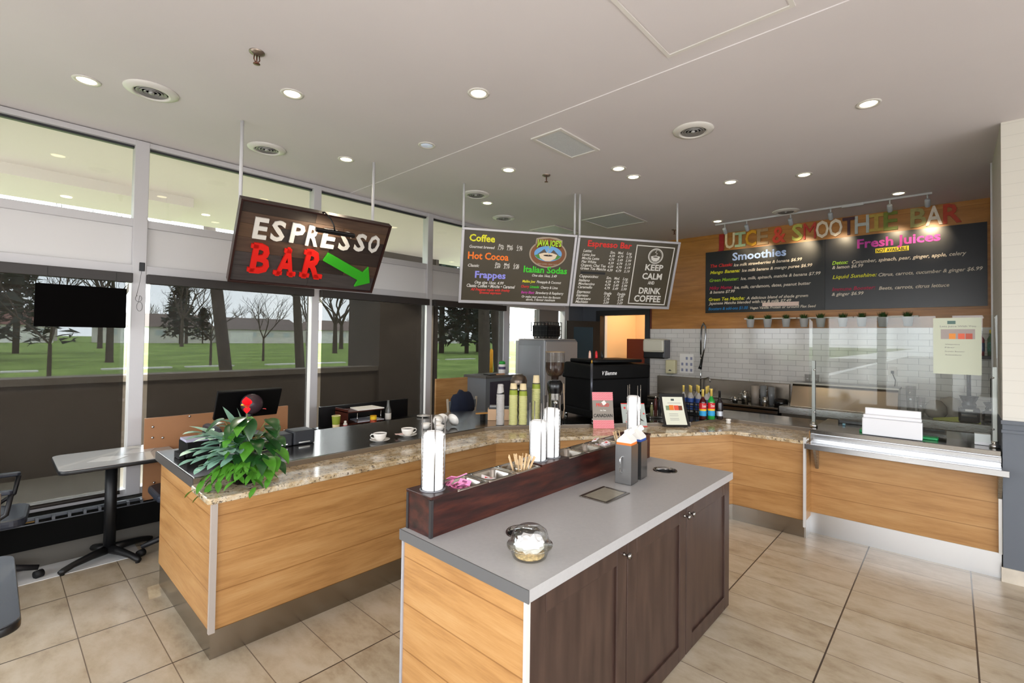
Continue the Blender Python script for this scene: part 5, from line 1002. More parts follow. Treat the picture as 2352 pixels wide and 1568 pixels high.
t = thing('yellow_tin', 'yellow drink powder tin at the right of the letter tray', 'tin', (2.78, 4.66, .79)); MB().lathe([(.034, 0), (.034, .11)], (2.78, 4.66, .79), n=24).build('tin', mat('tin_yellow', 'E0B81E', .4), t); MB().lathe([(.0345, .03), (.0345, .075)], (2.78, 4.66, .79), n=24, cap=False).build('picture_band', mat('tin_red', 'A8462A', .5, noise=.8, nscale=40), t); MB().lathe([(.035, .11), (.035, .118), (0, .118)], (2.78, 4.66, .79), n=24).build('lid', mat('lid_amber', 'D09A1E', .4), t)
t = thing('glass_bottle', 'clear glass bottle with white label at the right end of the back desk', 'bottle', (3.05, 4.80, .79)); MB().lathe([(.032, 0), (.034, .02), (.034, .13), (.018, .18), (.013, .24), (.015, .245)], (3.05, 4.80, .79), n=20).build('bottle', mat('bottle_smoke', '6A6A68', .1, trans=0., alpha=.75), t); MB().lathe([(.0345, .03), (.0345, .10)], (3.05, 4.80, .79), n=20, cap=False).build('paper_label', PAPER, t)
t = thing('small_packet', 'little yellow packet in front of the glass bottle', 'packet', (3.07, 4.70, .79)); MB().box(3.03, 3.10, 4.69, 4.72, .79, .81).build('packet', mat('tin_yellow', 'E0B81E'), t, bevel=.004)
# grey cabinet, maple panel, chair with jacket
t = thing('grey_cabinet', 'grey laminate cabinet with dark plum end standing by the fourth window', 'cabinet', (5.0, 4.95, 0))
MB().box(4.58, 4.60, 4.80, 5.22, 0, 1.20).build('front_panel', mat('cab_grey', '6F7378', .45), t); MB().box(4.60, 5.3, 4.80, 5.22, 0, 1.20).build('body', mat('cab_grey', '6F7378'), t); MB().box(4.66, 5.26, 4.795, 4.80, .03, 1.15).build('plum_door', mat('cab_plum', '413C48', .4), t); MB().box(4.56, 5.32, 4.78, 5.24, 1.20, 1.235).build('worktop', mat('cab_top', '595652', .3), t, bevel=.003)
t = thing('maple_screen', 'plain maple screen panel left of the grey cabinet', 'panel', (4.3, 5.2, 0)); MB().box(4.02, 4.58, 5.18, 5.21, 0, 1.20).build('board', WOOD, t)
t = thing('wipes_tub', 'white wipes tub with green lid on the grey cabinet', 'tub', (5.05, 4.95, 1.235)); MB().lathe([(.05, 0), (.052, .01), (.052, .13), (.045, .145)], (5.05, 4.95, 1.235), n=24).build('tub', PAPER, t); MB().lathe([(.0525, .07), (.0525, .11)], (5.05, 4.95, 1.235), n=24, cap=False).build('label_band', mat('wipes_purple', '52486A', .5), t); MB().lathe([(.047, .145), (.047, .175), (.03, .19), (0, .19)], (5.05, 4.95, 1.235), n=24).build('lid', mat('lid_green', '2F9E3E', .4), t)
t = thing('clipboard', 'dark clipboard with tan edge lying on the grey cabinet', 'clipboard', (4.9, 4.9, 1.235)); MB().prism([(4.68, 4.84), (4.98, 4.84), (4.98, 5.0), (4.72, 5.0)], 1.236, 1.25).build('board', mat('clip_black', '141110', .4), t); MB().prism([(4.82, 4.835), (4.99, 4.835), (4.99, 4.86), (4.82, 4.86)], 1.236, 1.255).build('paper_edge', mat('clip_tan', 'C79A78', .7), t)
t = thing('desk_chair', 'grey framed chair behind the bar in front of the grey cabinet', 'chair', (4.0, 4.55, 0)); m = mat('chair_frame_beige', '9A9184', .5)
MB().tube([(4.17, 4.62, 0), (4.19, 4.62, .6), (4.26, 4.64, 1.0)], .016, 8).build('back_post', m, t); MB().tube([(3.80, 4.62, 0), (3.80, 4.62, .6), (3.78, 4.64, 1.0)], .016, 8).build('back_post', m, t); MB().box(3.80, 4.24, 4.62, 4.65, .86, .97).build('backrest', mat('chair_back_grey', '5A6066', .5), t, bevel=.01); MB().box(3.78, 4.22, 4.25, 4.62, .44, .48).build('seat', BLACKM, t, bevel=.015)
for xx in (3.82, 4.18): MB().tube([(xx, 4.28, 0), (xx, 4.28, .44)], .014, 8).build('front_leg', m, t)
rs = random.Random(8); bm = bmesh.new(); bmesh.ops.create_icosphere(bm, subdivisions=3, radius=1)
for v in bm.verts: n_ = v.co.copy(); v.co = Vector((n_.x*.19, n_.y*.07, n_.z*.20)); v.co *= 1+.10*sin(n_.x*9+n_.z*3)+rs.uniform(-.02, .02); v.co += Vector((3.98, 4.60, .90))
bm.verts.index_update(); jv = [tuple(v.co) for v in bm.verts]; jf = [[v.index for v in f.verts] for f in bm.faces]; bm.free()
o = MB().add(jv, jf, 0, True).build('jacket', mat('jacket_navy', '141C30', .9)); tag(o, 'dark navy jacket draped over the chair behind the bar', 'jacket')
R = Matrix.Rotation
# ================================================================== BACK OF THE BAR
t = thing('ice_machine', 'tall grey steel ice machine with rounded beige right side', 'ice machine', (6.05, 4.95, 0))
MB().box(5.65, 6.49, 4.63, 5.25, 0, 1.75).build('cabinet', mat('ice_grey', '8F9093', .4, .3), t, bevel=.02)
MB().prism([(5.665, 4.615), (5.665, 4.632), (6.48, 4.632), (6.48, 4.615)], .9, 1.72).build('side_panel', mat('ice_beige', 'A39D98', .4), t, bevel=.006); MB().box(5.66, 6.49, 4.66, 5.2, 1.74, 1.765).build('lid', mat('ice_beige', 'A39D98'), t, bevel=.01)
MB().box(5.642, 5.65, 4.72, 5.18, 1.0, 1.66).build('front_door', mat('ice_grey2', '97989B', .35, .3), t, bevel=.004)
def crate(label, x0, x1, y0, y1, z0, z1, nu, nv):
    t = thing('black_crate', label, 'crate', ((x0+x1)/2, (y0+y1)/2, z0)); mb = MB(); w = .008
    for (a, b, ax, c) in ((x0, x1, 'x', y0), (x0, x1, 'x', y1-w), (y0, y1, 'y', x0), (y0, y1, 'y', x1-w)):
        for i in range(nu+1):
            q = a+(b-a-w)*i/nu
            mb.box(q, q+w, c, c+w, z0, z1) if ax == 'x' else mb.box(c, c+w, q, q+w, z0, z1)
        for j in range(nv+1):
            zz = z0+(z1-z0-w)*j/nv
            mb.box(a, b, c, c+w, zz, zz+w) if ax == 'x' else mb.box(c, c+w, a, b, zz, zz+w)
    mb.build('basket', BLACK, t); MB().box(x0+.01, x1-.01, y0+.01, y1-.01, z0+.001, z0+.012).build('floor_panel', BLACKM, t)
    MB().box(x0+.03, x1-.03, y0+.012, y1-.012, z0+.03, z1-.05).build('inner_panel', BLACKM, t) if nu < 6 else None
    return t
crate('black plastic crate on top of the ice machine', 5.80, 6.16, 4.70, 5.05, 1.768, 2.03, 5, 4)
# open door with a glass pane, lit back room
t = thing('open_door', 'dark brown door with a tall glass pane standing open by the doorway', 'door', (7.5, 4.9, 0)); T = Matrix.Translation((7.52, 4.88, 0)) @ Matrix.Rotation(radians(149), 4, 'Z')
mb = MB(); mb.box(0, .13, 0, .045, 0, 2.10, T=T).box(.52, .66, 0, .045, 0, 2.10, T=T).box(.13, .52, 0, .045, 0, 1.10, T=T).box(.13, .52, 0, .045, 1.99, 2.10, T=T); mb.build('door_leaf', mat('door_brown', '2A2013', .4), t)
MB().box(.13, .52, .018, .026, 1.10, 1.99, T=T).build('glass_pane', mat('pane_dark', '3C4A52', .08), t); MB().box(.50, .52, -.004, 0, 1.10, 1.99, T=T).build('bead', ALU, t); MB().tube([T @ Vector((.6, -.01, 1.0)), T @ Vector((.6, -.05, 1.0)), T @ Vector((.52, -.05, 1.0))], .009, 8).build('handle', CHROME, t)
area('back_room_lamp', (8.6, 4.0, 3.2), (0, 0, 0), .8, .8, 60, (1, .80, .55))
t = thing('brown_cabinet', 'tall reddish brown cabinet in the lit back room', 'cabinet', (8.8, 4.6, 0)); MB().box(8.55, 9.1, 4.18, 4.88, 0, 1.79).build('body', mat('cabinet_red', '5E2416', .5), t, bevel=.004); MB().box(8.53, 8.55, 4.20, 4.86, .05, 1.75).build('door', mat('cabinet_red', '5E2416'), t, bevel=.003)
t = thing('supply_bottle', 'small pink and purple bottle on top of the brown cabinet', 'bottle', (8.6, 4.26, 1.79)); MB().lathe([(.035, 0), (.035, .15), (.015, .2), (.015, .24), (0, .24)], (8.62, 4.3, 1.79), n=14).build('bottle', mat('bottle_pinkish', 'C08A9A', .4), t)
sbox('trim_37', mat('white_jamb', 'D8D8D8', .5), 7.70, 7.78, 4.86, 4.94, 0, 2.21)
# steel bowl like strainer behind the cups
t = thing('bowl_stack', 'upturned brownish steel bowl on a dark stand behind the paper cups', 'bowl', (4.4, 4.05, .91)); MB().lathe([(.11, 0), (.11, .16), (.07, .2), (0, .205)], (4.4, 4.02, .912), n=20).build('stand', BLACKM, t); MB().lathe([(.10, 0), (.105, .05), (.085, .10), (.04, .125), (0, .13)], (4.4, 4.02, 1.19), n=26, cap=False).build('bowl', mat('bowl_brown', '6C6056', .3, .7), t)
MB().lathe([(.012, .1), (.012, .285)], (4.4, 4.02, .91), n=10).build('stem', STEEL, t)
# grinder
t = thing('coffee_grinder', 'coffee grinder with a clear hopper half full of beans', 'grinder', (3.79, 2.97, .91)); g = (3.80, 2.98, .91)
MB().lathe([(.095, .0), (.10, .01), (.10, .03), (.075, .05), (.066, .08), (.062, .22), (.062, .30), (.075, .34), (.078, .40), (.060, .43)], g, n=28).build('body', mat('grinder_black', '0D0D0F', .25), t)
T = Matrix.Translation(g) @ R(YAW, 4, 'Z'); MB().lathe([(.0635, .10), (.0635, .33)], g, n=28, cap=False).build('chrome_sleeve', mat('grinder_steel', '8A8680', .2, 1.), t)
MB().box(-.16, -.05, -.03, .035, .02, .25, T=T).build('dosing_chute', mat('grinder_black', '0D0D0F'), t, bevel=.015); MB().lathe([(.024, 0), (.02, .014), (0, .018)], n=18, T=T @ Matrix.Translation((-.16, 0, .23)) @ R(radians(-60), 4, 'Y')).build('button', CHROME, t)
MB().lathe([(.035, .42), (.04, .468), (.07, .482), (.090, .515), (.097, .56), (.097, .715), (.099, .72)], g, n=32, cap=False).build('hopper', CUPGLASS, t)
MB().lathe([(.031, .44), (.036, .472), (.068, .487), (.087, .52), (.094, .56), (.094, .612), (0, .616)], g, n=30).build('beans', mat('beans', '2E1A10', .4, noise=.5, nscale=70), t); MB().lathe([(.10, .714), (.10, .722), (.09, .722), (.09, .714)], g, n=30, cap=False).build('hopper_rim', mat('lid_tan', '8F7B5F', .3, alpha=.7), t)
MB().box(.06, .10, -.03, .03, .30, .42, T=T).build('switch_box', mat('grinder_black', '0D0D0F'), t, bevel=.01); MB().tube([T @ Vector((.02, -.09, .40)), T @ Vector((.02, -.10, .15)), T @ Vector((.02, -.085, .05))], .006, 8).build('dosing_lever', mat('lever_tan', 'B09A80', .4), t)
# espresso machine, its black back towards the room
t = thing('espresso_machine', 'large black espresso machine with white script on its back panel', 'espresso machine', (4.16, 2.78, .91), radians(-18)); B0 = mat('machine_black', '040405', .45, spec=.25); B1 = mat('machine_black2', '030304', .6, spec=.2)
W_ = .84
# local frame: x along the back face to the right, y away from the room, z up from the worktop
MB().add([(0, .02, .42), (W_, .02, .42), (W_, .55, .42), (-.0, .55, .42), (0, -.0, .58), (W_, -.0, .58), (W_, .50, .60), (0, .50, .60)], [(0, 1, 5, 4), (1, 2, 6, 5), (2, 3, 7, 6), (3, 0, 4, 7), (4, 5, 6, 7), (3, 2, 1, 0)]).build('upper_body', B0, t, bevel=.02, local=True)
MB().box(.015, W_-.015, .03, .50, .10, .43).build('lower_body', B1, t, bevel=.01, local=True); MB().box(-.01, W_+.01, -.02, .55, .035, .12).build('drip_base', B1, t, bevel=.02, local=True)
MB().prism(rrect(.06, W_-.06, .05, .5, .05), .60, .635).build('cup_tray', B0, t, bevel=.01, local=True)
MB().lathe([(.014, .12), (.014, .6)], (0.0, .0, 0), n=12).build('corner_post', mat('post_grey', '45474E', .3, .6), t, local=True); MB().lathe([(.007, .6), (.009, .62), (.005, .635), (0, .636)], (0.0, .0, 0), n=10).build('brass_finial', mat('brass_fins'), t, local=True)
for fx, fy in ((.04, .02), (W_-.04, .02), (.04, .5), (W_-.04, .5)): MB().lathe([(.018, 0), (.014, .04)], (fx, fy, .001), n=12).build('foot', CHROME, t, local=True)
T = Matrix.Translation((0, 0, 0)) @ R(radians(90), 4, 'X'); mb = MB(); text_into(mb, 'V Biemme', .135, .475, .20, .042, Matrix.Translation((0, .002, 0)) @ T, bold=.01, shear=.2, off=.006); mb.build('script_lettering', mat('ink_plate', 'E8E8E8', .4), t, local=True, fix=False)
for i, (cx_, cl, lb) in enumerate([(.13, 'D8B0A0', 'pink'), (.22, 'C0202A', 'red'), (.30, '0A0A0A', 'black')]):
    q = thing('steam_cloth', lb+' cloth or handle lying on the top tray of the espresso machine', 'cloth', (4.16, 2.78, .91), radians(-18)); MB().tube([(cx_, .2, .645), (cx_+.015, .22, .70), (cx_+.03, .24, .72)], [.016, .013, .009], 8).build('handle', mat('cloth_'+lb, cl, .5), q, local=True)
# paper cup stacks
def cup_stack(label, x, y, ztop, zband, r0, r1, gr, n, grey=False):
    h_ = .11; dz = (zband-.911-h_*.4)/max(1, n-1)
    t0 = thing('paper_cup', label, 'cup', (0, 0, 0), group='paper cups in the '+label.split(' in the ')[1])
    cb_ = mat('cup_grey', 'B2ADAA', .5) if grey else mat('cup_green_pale', 'B4B86E', .6)
    mb = MB(); mb.lathe([(r1, 0), (r1+.003, .001), (r1+.003, .004), (r1-.001, .005), (r1-.004, .03)], n=24, cap=False); mb.build('rim', mat('cup_rim_'+('g' if grey else 'c'), 'A8A39E' if grey else 'D6CDA0', .5), t0, local=True)
    MB().lathe([(r1-.001, .005), (r0, h_)], n=24, cap=False).build('cup', cb_, t0, local=True)
    for i in range(n):
        o = t0 if i == 0 else dup(t0, (0, 0, 0)); o.matrix_world = Matrix.Translation((x+.0012*sin(i), y+.0012*cos(i*1.3), .912+dz*i))
    tp = thing('paper_cup', 'topmost cup '+label.split('paper cup ')[1], 'cup', (x, y, .912+dz*n))
    if grey:
        MB().lathe([(r1, 0), (r1-.006, .03), (r1-.012, .07)], n=24, cap=False).build('dark_lid', BLACK, tp, local=True); MB().lathe([(r1-.01, .07), (r1-.008, .09), (0, .092)], n=24).build('cup_end', mat('cup_grey'), tp, local=True); return
    MB().lathe([(r1, 0), (r1-.003, .045)], n=26, cap=False).build('green_band', mat('cup_green', '8C9A32'), tp, local=True); MB().lathe([(r1-.003, .045), (r1-.005, .056)], n=26, cap=False).build('swirl_line', mat('cup_swirl', '3E3A28', .5), tp, local=True)
    MB().lathe([(r1-.005, .056), (r0, ztop-(.912+dz*n)), (0, ztop-(.912+dz*n))], n=26, cap=False).build('cream_base', mat('cup_cream', 'D9C7A0'), tp, local=True)
cup_stack('grey paper cup in the leftmost cup stack', 3.36, 3.31, 1.34, 1.24, .026, .038, 0, 24, True)
cup_stack('green paper cup in the second cup stack', 3.455, 3.225, 1.315, 1.235, .030, .041, 1, 21)
cup_stack('green paper cup in the third cup stack', 3.53, 3.165, 1.312, 1.225, .030, .041, 1, 20)
cup_stack('green paper cup in the tallest cup stack beside the grinder', 3.70, 3.14, 1.388, 1.285, .030, .042, 1, 24)
t = thing('wooden_box', 'light wooden box with grey lids on top behind the cup stacks', 'box', (3.55, 3.52, .91)); T = Matrix.Translation((3.56, 3.52, .911)) @ R(radians(-45), 4, 'Z'); MB().box(-.12, .12, -.06, .06, 0, .115, T=T).build('box', mat('birch_box', 'D0AB88', .6, noise=.05), t, bevel=.003); MB().box(-.11, .11, -.055, .055, .115, .135, T=T).build('lids', mat('box_dark', '3A3A3C', .5), t, bevel=.004); MB().box(-.10, .05, -.05, .05, .135, .145, T=T).build('grey_flap', mat('box_grey', '9A9A9C', .5), t)
t = thing('wooden_paddle', 'honey coloured wooden paddle sticking out left of the wooden box', 'paddle', (3.35, 3.6, .93)); MB().prism(rrect(-.08, .08, -.018, .018, .017), .0, .012, T=Matrix.Translation((3.42, 3.62, .975)) @ R(-.4, 4, 'Z')).build('paddle', mat('paddle', 'B07F3C', .5), t); MB().box(3.40, 3.44, 3.60, 3.64, .911, .975).build('rest', BLACKM, t)
# signs on the granite
def leaning(label, a, b, z1, name='counter_sign', back=.055, m=None, cat='sign'):
    a = Vector((*a, .8735)); b = Vector((*b, .8735)); d = (b-a).normalized(); w = (b-a).length; n = Vector((-d.y, d.x, 0)); top = n*back+Vector((0, 0, z1-.8735)); h_ = top.length; v = top.normalized(); o = d.cross(v)
    T = Matrix(((d.x, v.x, o.x, a.x), (d.y, v.y, o.y, a.y), (d.z, v.z, o.z, a.z), (0, 0, 0, 1))); t = thing(name, label, cat, M=T); return t, T, w, h_
t, T, w, h_ = leaning('tall grey and red counter card reading PROUD TO BE CANADIAN', (4.02, 2.66), (4.175, 2.515), 1.235, back=-.0)
T = T @ R(radians(-12), 4, 'X') @ R(radians(0), 4, 'Z'); MB().box(0, w, 0, h_, -.010, 0, T=T).build('card', mat('card_taupe', '8E857C', .6), t)
k = NT('dots_pink'); tc_ = k.n('ShaderNodeTexCoord'); x, y, z = k.xyz(tc_.outputs['Object']); s_ = .0105
fx = k.math('SUBTRACT', k.math('FRACT', k.math('ADD', k.math('DIVIDE', x, s_), k.math('MULTIPLY', k.math('FLOOR', k.math('DIVIDE', y, s_)), .5))), .5); fy = k.math('SUBTRACT', k.math('FRACT', k.math('DIVIDE', y, s_)), .5)
dd_ = k.math('ADD', k.math('MULTIPLY', fx, fx), k.math('MULTIPLY', fy, fy)); k.l(k.mix(k.math('LESS_THAN', dd_, .07), 'D8566A', 'F2D8D4'), k.b.inputs['Base Color']); k.b.inputs['Roughness'].default_value = .6
MB().box(0, w, 0, h_*.23, .0002, .0012, T=T).build('dotted_band', k.m, t); MB().box(0, w, h_*.77, h_, .0002, .0012, T=T).build('dotted_band', k.m, t)
for s_, u, v, ww, hh, ink, mod in [('PROUD', .03, .60, .62, .085, 'R', 0), ('to be', .36, .475, .28, .045, 'W', 0), ('CANADIAN', .04, .31, .9, .085, 'D', 0)]:
    mb = MB(); text_into(mb, s_, u*w+(.15*w if mod == 0 and s_ == 'PROUD' else 0), v*h_, ww*w, hh*h_, T, bold=.02, off=.002); mb.build('lettering', INK[ink], t, fix=False)
MB().box(-.019, .019, -.019, .019, .003, .005, T=T @ Matrix.Translation((w*.55, h_*.70, 0)) @ R(radians(35), 4, 'Z')).build('white_tag', PAPER, t); 
t, T, w, h_ = leaning('smaller grey counter card with red maple leaves, a moustache and a toque', (4.33, 2.50), (4.515, 2.33), 1.115); T = T @ R(radians(-12), 4, 'X')
MB().box(0, w, 0, h_, -.010, 0, T=T).build('card', mat('card_paleblue', 'A9B2AE', .6), t); mb = MB(); mb.box(0, w, 0, .008, .0002, .0012, T=T).box(0, w, h_-.008, h_, .0002, .0012, T=T); mb.build('red_edge', INK['R'], t)
mb = MB()
for u, v, r_ in ((.14, .80, .016), (.33, .88, .011), (.78, .85, .013), (.92, .55, .012), (.2, .2, .026)):
    mb.prism([(u*w+r_*(1 if i % 2 == 0 else .5)*cos(2*pi*i/14+.3), v*h_+r_*(1 if i % 2 == 0 else .5)*sin(2*pi*i/14+.3)) for i in range(14)], .0005, .0015, T=T)
mb.build('maple_leaf', INK['R'], t); mb = MB(); mb.prism([(.18*w, .55*h_), (.22*w, .66*h_), (.42*w, .78*h_), (.72*w, .78*h_), (.82*w, .62*h_), (.55*w, .60*h_)], .0005, .0015, T=T); mb.prism([(.38*w, .22*h_), (.42*w, .34*h_), (.55*w, .38*h_), (.75*w, .36*h_), (.9*w, .22*h_), (.65*w, .28*h_)], .0005, .0015, T=T); mb.build('toque_and_moustache', mat('ink_charcoal', '3A3634', .6), t)
mb = MB(); text_into(mb, 'EAT', .24*w, .42*h_, .55*w, .14*h_, T, bold=.02, off=.002); mb.build('lettering', INK['R'], t, fix=False)
# curved acrylic menu stand
t, T, w, h_ = leaning('black stand with a curved pale drinks card beside the syrup bottles', (4.66, 2.215), (4.82, 2.045), 1.20); w = (Vector((4.82, 2.045))-Vector((4.66, 2.215))).length
def curved(z0, u0, u1, v0, v1, off, name, m, n=10):
    mb = MB(); vs = []; fs = []
    for i in range(n+1):
        f_ = v0+(v1-v0)*i/n; yy = f_*h_; zz = .055*(1-f_)**2*1.4-.02+off-.05*f_
        vs += [(u0*w, yy, zz), (u1*w, yy, zz), (u0*w, yy, zz-.004), (u1*w, yy, zz-.004)]
    for i in range(n): a = i*4; fs += [(a, a+1, a+5, a+4), (a+2, a+6, a+7, a+3), (a, a+4, a+6, a+2), (a+1, a+3, a+7, a+5)]
    fs += [(0, 2, 3, 1), (n*4, n*4+1, n*4+3, n*4+2)]
    mb.add(vs, fs, 0, False, T); return mb.build(name, m, t)
curved(0, -.08, 1.08, 0, 1.03, 0, 'stand', BLACK); curved(0, .04, .96, .05, .92, .003, 'card', mat('menu_card', 'D6D8C8', .5)); MB().prism(rrect(-.015, w+.015, -.0, .10, .01), .0, .008, T=Matrix.Translation((4.66, 2.215, .8735)) @ R(math.atan2(2.045-2.215, .16), 4, 'Z')).build('foot', BLACK, t, bevel=.002)
for (u0, u1, v0, v1, c_) in ((.15, .30, .50, .64, '7E8E70'), (.30, .50, .50, .66, 'D87830'), (.52, .72, .50, .65, 'D8553A'), (.72, .88, .50, .64, '6C3A28'), (.42, .56, .80, .86, '3E4A48')): curved(0, u0, u1, v0, v1, .006, 'printed_picture', mat('pic_'+c_, c_, .5), 3)
for v_ in (.72, .38, .32, .24, .19): curved(0, .25, .65 if v_ < .7 else .85, v_, v_+.012, .006, 'printed_line', mat('print_grey', '8E8C88', .6), 1)
# syrups: crate, row of clear bottles with blue labels, three large bottles
crate('black crate holding the clear syrup bottles on the steel worktop', 5.36, 5.70, 2.00, 2.44, .912, 1.055, 9, 5)
def syrup(label, x, y, z, glass, cap, lab1=None, lab2=None, lab3=None, s=1., name='syrup_bottle', grp=None, word=None):
    t = thing(name, label, 'bottle', (x, y, z), YAW+pi, group=grp)
    MB().lathe([(.036*s, 0), (.038*s, .01*s), (.038*s, .19*s), (.034*s, .205*s), (.016*s, .235*s), (.013*s, .25*s), (.013*s, .285*s)], n=26).build('glass', glass, t, local=True)
    if lab1: MB().lathe([(.0386*s, .115*s), (.0386*s, .18*s)], n=26, cap=False).build('upper_label', lab1, t, local=True)
    if lab2: MB().lathe([(.0386*s, .095*s), (.0386*s, .115*s)], n=26, cap=False).build('middle_label', lab2, t, local=True)
    if lab3: MB().lathe([(.0386*s, .04*s), (.0386*s, .095*s)], n=26, cap=False).build('lower_label', lab3, t, local=True)
    MB().lathe([(.0136*s, .25*s), (.0136*s, .315*s), (.015*s, .32*s), (.015*s, .33*s), (0, .332*s)], n=18).build('cap', cap, t, local=True)
    if word:
        T = R(radians(90), 4, 'Z') @ R(radians(90), 4, 'X'); mb = MB(); text_into(mb, word, -.022*s, .135*s, .044*s, .03*s, Matrix.Translation((.0395*s, 0, 0)) @ T, bold=.01, shear=.3, off=.001); mb.build('label_word', PAPER, t, local=True, fix=False)
    return t
GOLD = mat('cap_gold', 'D8BC62', .35, .2); BLUEL = mat('label_blue', '2C4C94', .5); CLG = mat('syrup_glass', 'B8B4AE', .1, alpha=.55)
p0 = None
for i, (dx, dy) in enumerate([(0, 0), (.0, .09), (.0, .18), (.0, .27), (.09, .03), (.09, .13), (.09, .23), (.18, .05), (.18, .18)]):
    lb = 'clear syrup bottle with gold neck and blue label in the black crate'
    if p0 is None: p0 = syrup(lb, 5.44, 2.08, .93, CLG, GOLD, BLUEL, None, BLUEL, .93, grp='clear syrup bottles in the crate')
    else: dup(p0, (5.44+dx, 2.08+dy, .93), YAW+pi)
REDL = mat('label_red', 'C82028', .5); YEL = mat('label_yellow', 'E8B820', .5); CYL = mat('label_cyan', '2A9AD0', .5)
syrup('dark red syrup bottle with red, yellow and blue label and gold neck', 5.18, 2.02, .911, mat('syrup_maroon', '3A0A0C', .12), GOLD, REDL, YEL, CYL, .98, word='Torani')
syrup('green syrup bottle with gold neck behind the dark red one', 5.25, 1.955, .911, mat('syrup_green', '1F8A34', .12), GOLD, REDL, YEL, CYL, 1.0, word='Torani')
syrup('dark bottle with black cap and silver label, rightmost of the syrup bottles', 5.32, 1.89, .911, mat('syrup_dark', '221A1A', .15), BLACK, None, None, mat('label_silver', 'B8BCC4', .3, .5), .93)
t = thing('silver_tray', 'flat silver tray with small bottles behind the red maple leaf card', 'tray', (4.93, 2.42, .911)); T = Matrix.Translation((4.93, 2.40, .911)) @ R(radians(-43), 4, 'Z'); MB().box(-.13, .12, -.06, .08, 0, .022, T=T).build('tray', STEEL, t, bevel=.004)
for i, (dx, c_, hh, lb) in enumerate([(-.09, '8A8C60', .12, 'olive jar'), (-.045, '5A2A28', .19, 'dark jar with red band'), (.0, '2A2C30', .18, 'black pepper shaker'), (.05, 'F2F2F2', .17, 'narrow white bottle')]):
    q = T @ Vector((dx, .0, .022)); b = thing('condiment_jar', lb+' on the silver tray', 'jar', q); MB().lathe([(.017, 0), (.018, hh*.7), (.012, hh*.85), (.012, hh), (0, hh)], n=16).build('jar', mat('jar_'+c_, c_, .3), b, local=True); MB().lathe([(.0125, hh), (.013, hh+.02), (0, hh+.024)], n=16).build('lid', CHROME, b, local=True)
t = thing('ceramic_knob', 'small white ceramic salt pot on the granite near the corner', 'pot', (5.33, 1.80, .8735)); MB().lathe([(.022, 0), (.026, .012), (.02, .03), (.028, .038), (.026, .05), (0, .052)], (5.33, 1.80, .8735), n=18).build('pot', CERAMIC, t)
# ------------------------------------------------------------------ far wall fittings
t = thing('towel_dispenser', 'cream and black paper towel dispenser on the tiled wall', 'dispenser', (7.45, 3.72, 1.46)); MB().box(7.36, 7.57, 3.515, 3.905, 1.56, 1.79).build('cover', mat('dispenser_cream', 'CFCAB8', .35), t, bevel=.04); MB().box(7.38, 7.57, 3.52, 3.90, 1.46, 1.575).build('lower_cover', mat('dispenser_black', '111113', .3), t, bevel=.02); MB().box(7.37, 7.57, 3.503, 3.52, 1.47, 1.77).build('side_cheek', mat('dispenser_grey', '4A4A50', .3), t, bevel=.015)
t = thing('soap_dispenser', 'small cream soap dispenser under the towel dispenser', 'dispenser', (7.5, 3.46, 1.22)); MB().box(7.47, 7.57, 3.375, 3.545, 1.22, 1.445).build('body', mat('soap_cream', 'D6CFA8', .4), t, bevel=.02); MB().prism([(3.43, 1.265), (3.49, 1.265), (3.46, 1.29)], -.003, .0, T=Matrix(((0, 0, 1, 7.47), (1, 0, 0, 0), (0, 1, 0, 0), (0, 0, 0, 1)))).build('logo_mark', mat('ink_charcoal'), t); MB().box(7.45, 7.50, 3.42, 3.50, 1.205, 1.222).build('nozzle', mat('soap_grey', '8A8A80', .4), t)
t = thing('instruction_notice', 'white handwashing notice with small pictures on the tiles', 'notice', (7.56, 3.22, 1.4)); MB().box(7.567, 7.5705, 3.105, 3.335, 1.24, 1.55).build('sheet', PAPER, t)
mb = MB(); 
for i in range(3):
    for j in range(3):
        if (i, j) == (0, 0): continue
        mb.box(7.5655, 7.567, 3.31-.075*j-.035, 3.31-.075*j, 1.50-.095*i-.045, 1.50-.095*i)
mb.build('picture', mat('notice_grey', '8C8FA6', .7), t)
# sink run along the wall
t = thing('sink_counter', 'stainless sink counter with high splashback under the tiles', 'sink', (7.2, 2.8, 0))
MB().box(6.88, 7.5, 1.70, 3.70, 0, .82).build('body', mat('under_dark', '26231F', .5, .3), t); mb = MB(); mb.box(6.86, 7.50, 1.695, 3.72, .855, .88).box(6.86, 6.885, 1.695, 3.72, .82, .90); mb.build('basin_top', mat('sink_steel', '8F867A', .22, 1.), t, bevel=.004); MB().box(7.50, 7.56, 1.70, 3.70, .88, 1.175).build('splashback', mat('splash_steel', '9C9184', .26, 1.), t, bevel=.01)
MB().box(7.05, 7.45, 2.2, 3.0, .8805, .883).build('bowl_recess', mat('recess', '2A2724', .3, .8), t)
t = thing('prerinse_faucet', 'tall sprung pre rinse faucet with black spray head', 'faucet', (7.42, 2.93, .88)); mb = MB(); pts = [(7.42, 2.93, .88), (7.42, 2.93, 1.62)]
for i in range(13): a = pi*i/12; pts.append((7.42-.06*(1-cos(a)), 2.93-.055*(1-cos(a)), 1.62+.38*sin(a)**.8 if i not in (0, 12) else 1.62))
MB().tube([(7.42, 2.93, .88), (7.42, 2.93, 1.55)], .010, 10).build('riser', CHROME, t); MB().tube([(7.42, 2.93, 1.55), (7.42, 2.93, 1.80), (7.40, 2.91, 1.98), (7.37, 2.87, 2.04), (7.34, 2.83, 1.98), (7.33, 2.82, 1.85), (7.33, 2.84, 1.65), (7.33, 2.87, 1.50)], .013, 10).build('spring_hose', mat('spring', '9A9A9C', .25, 1.), t)
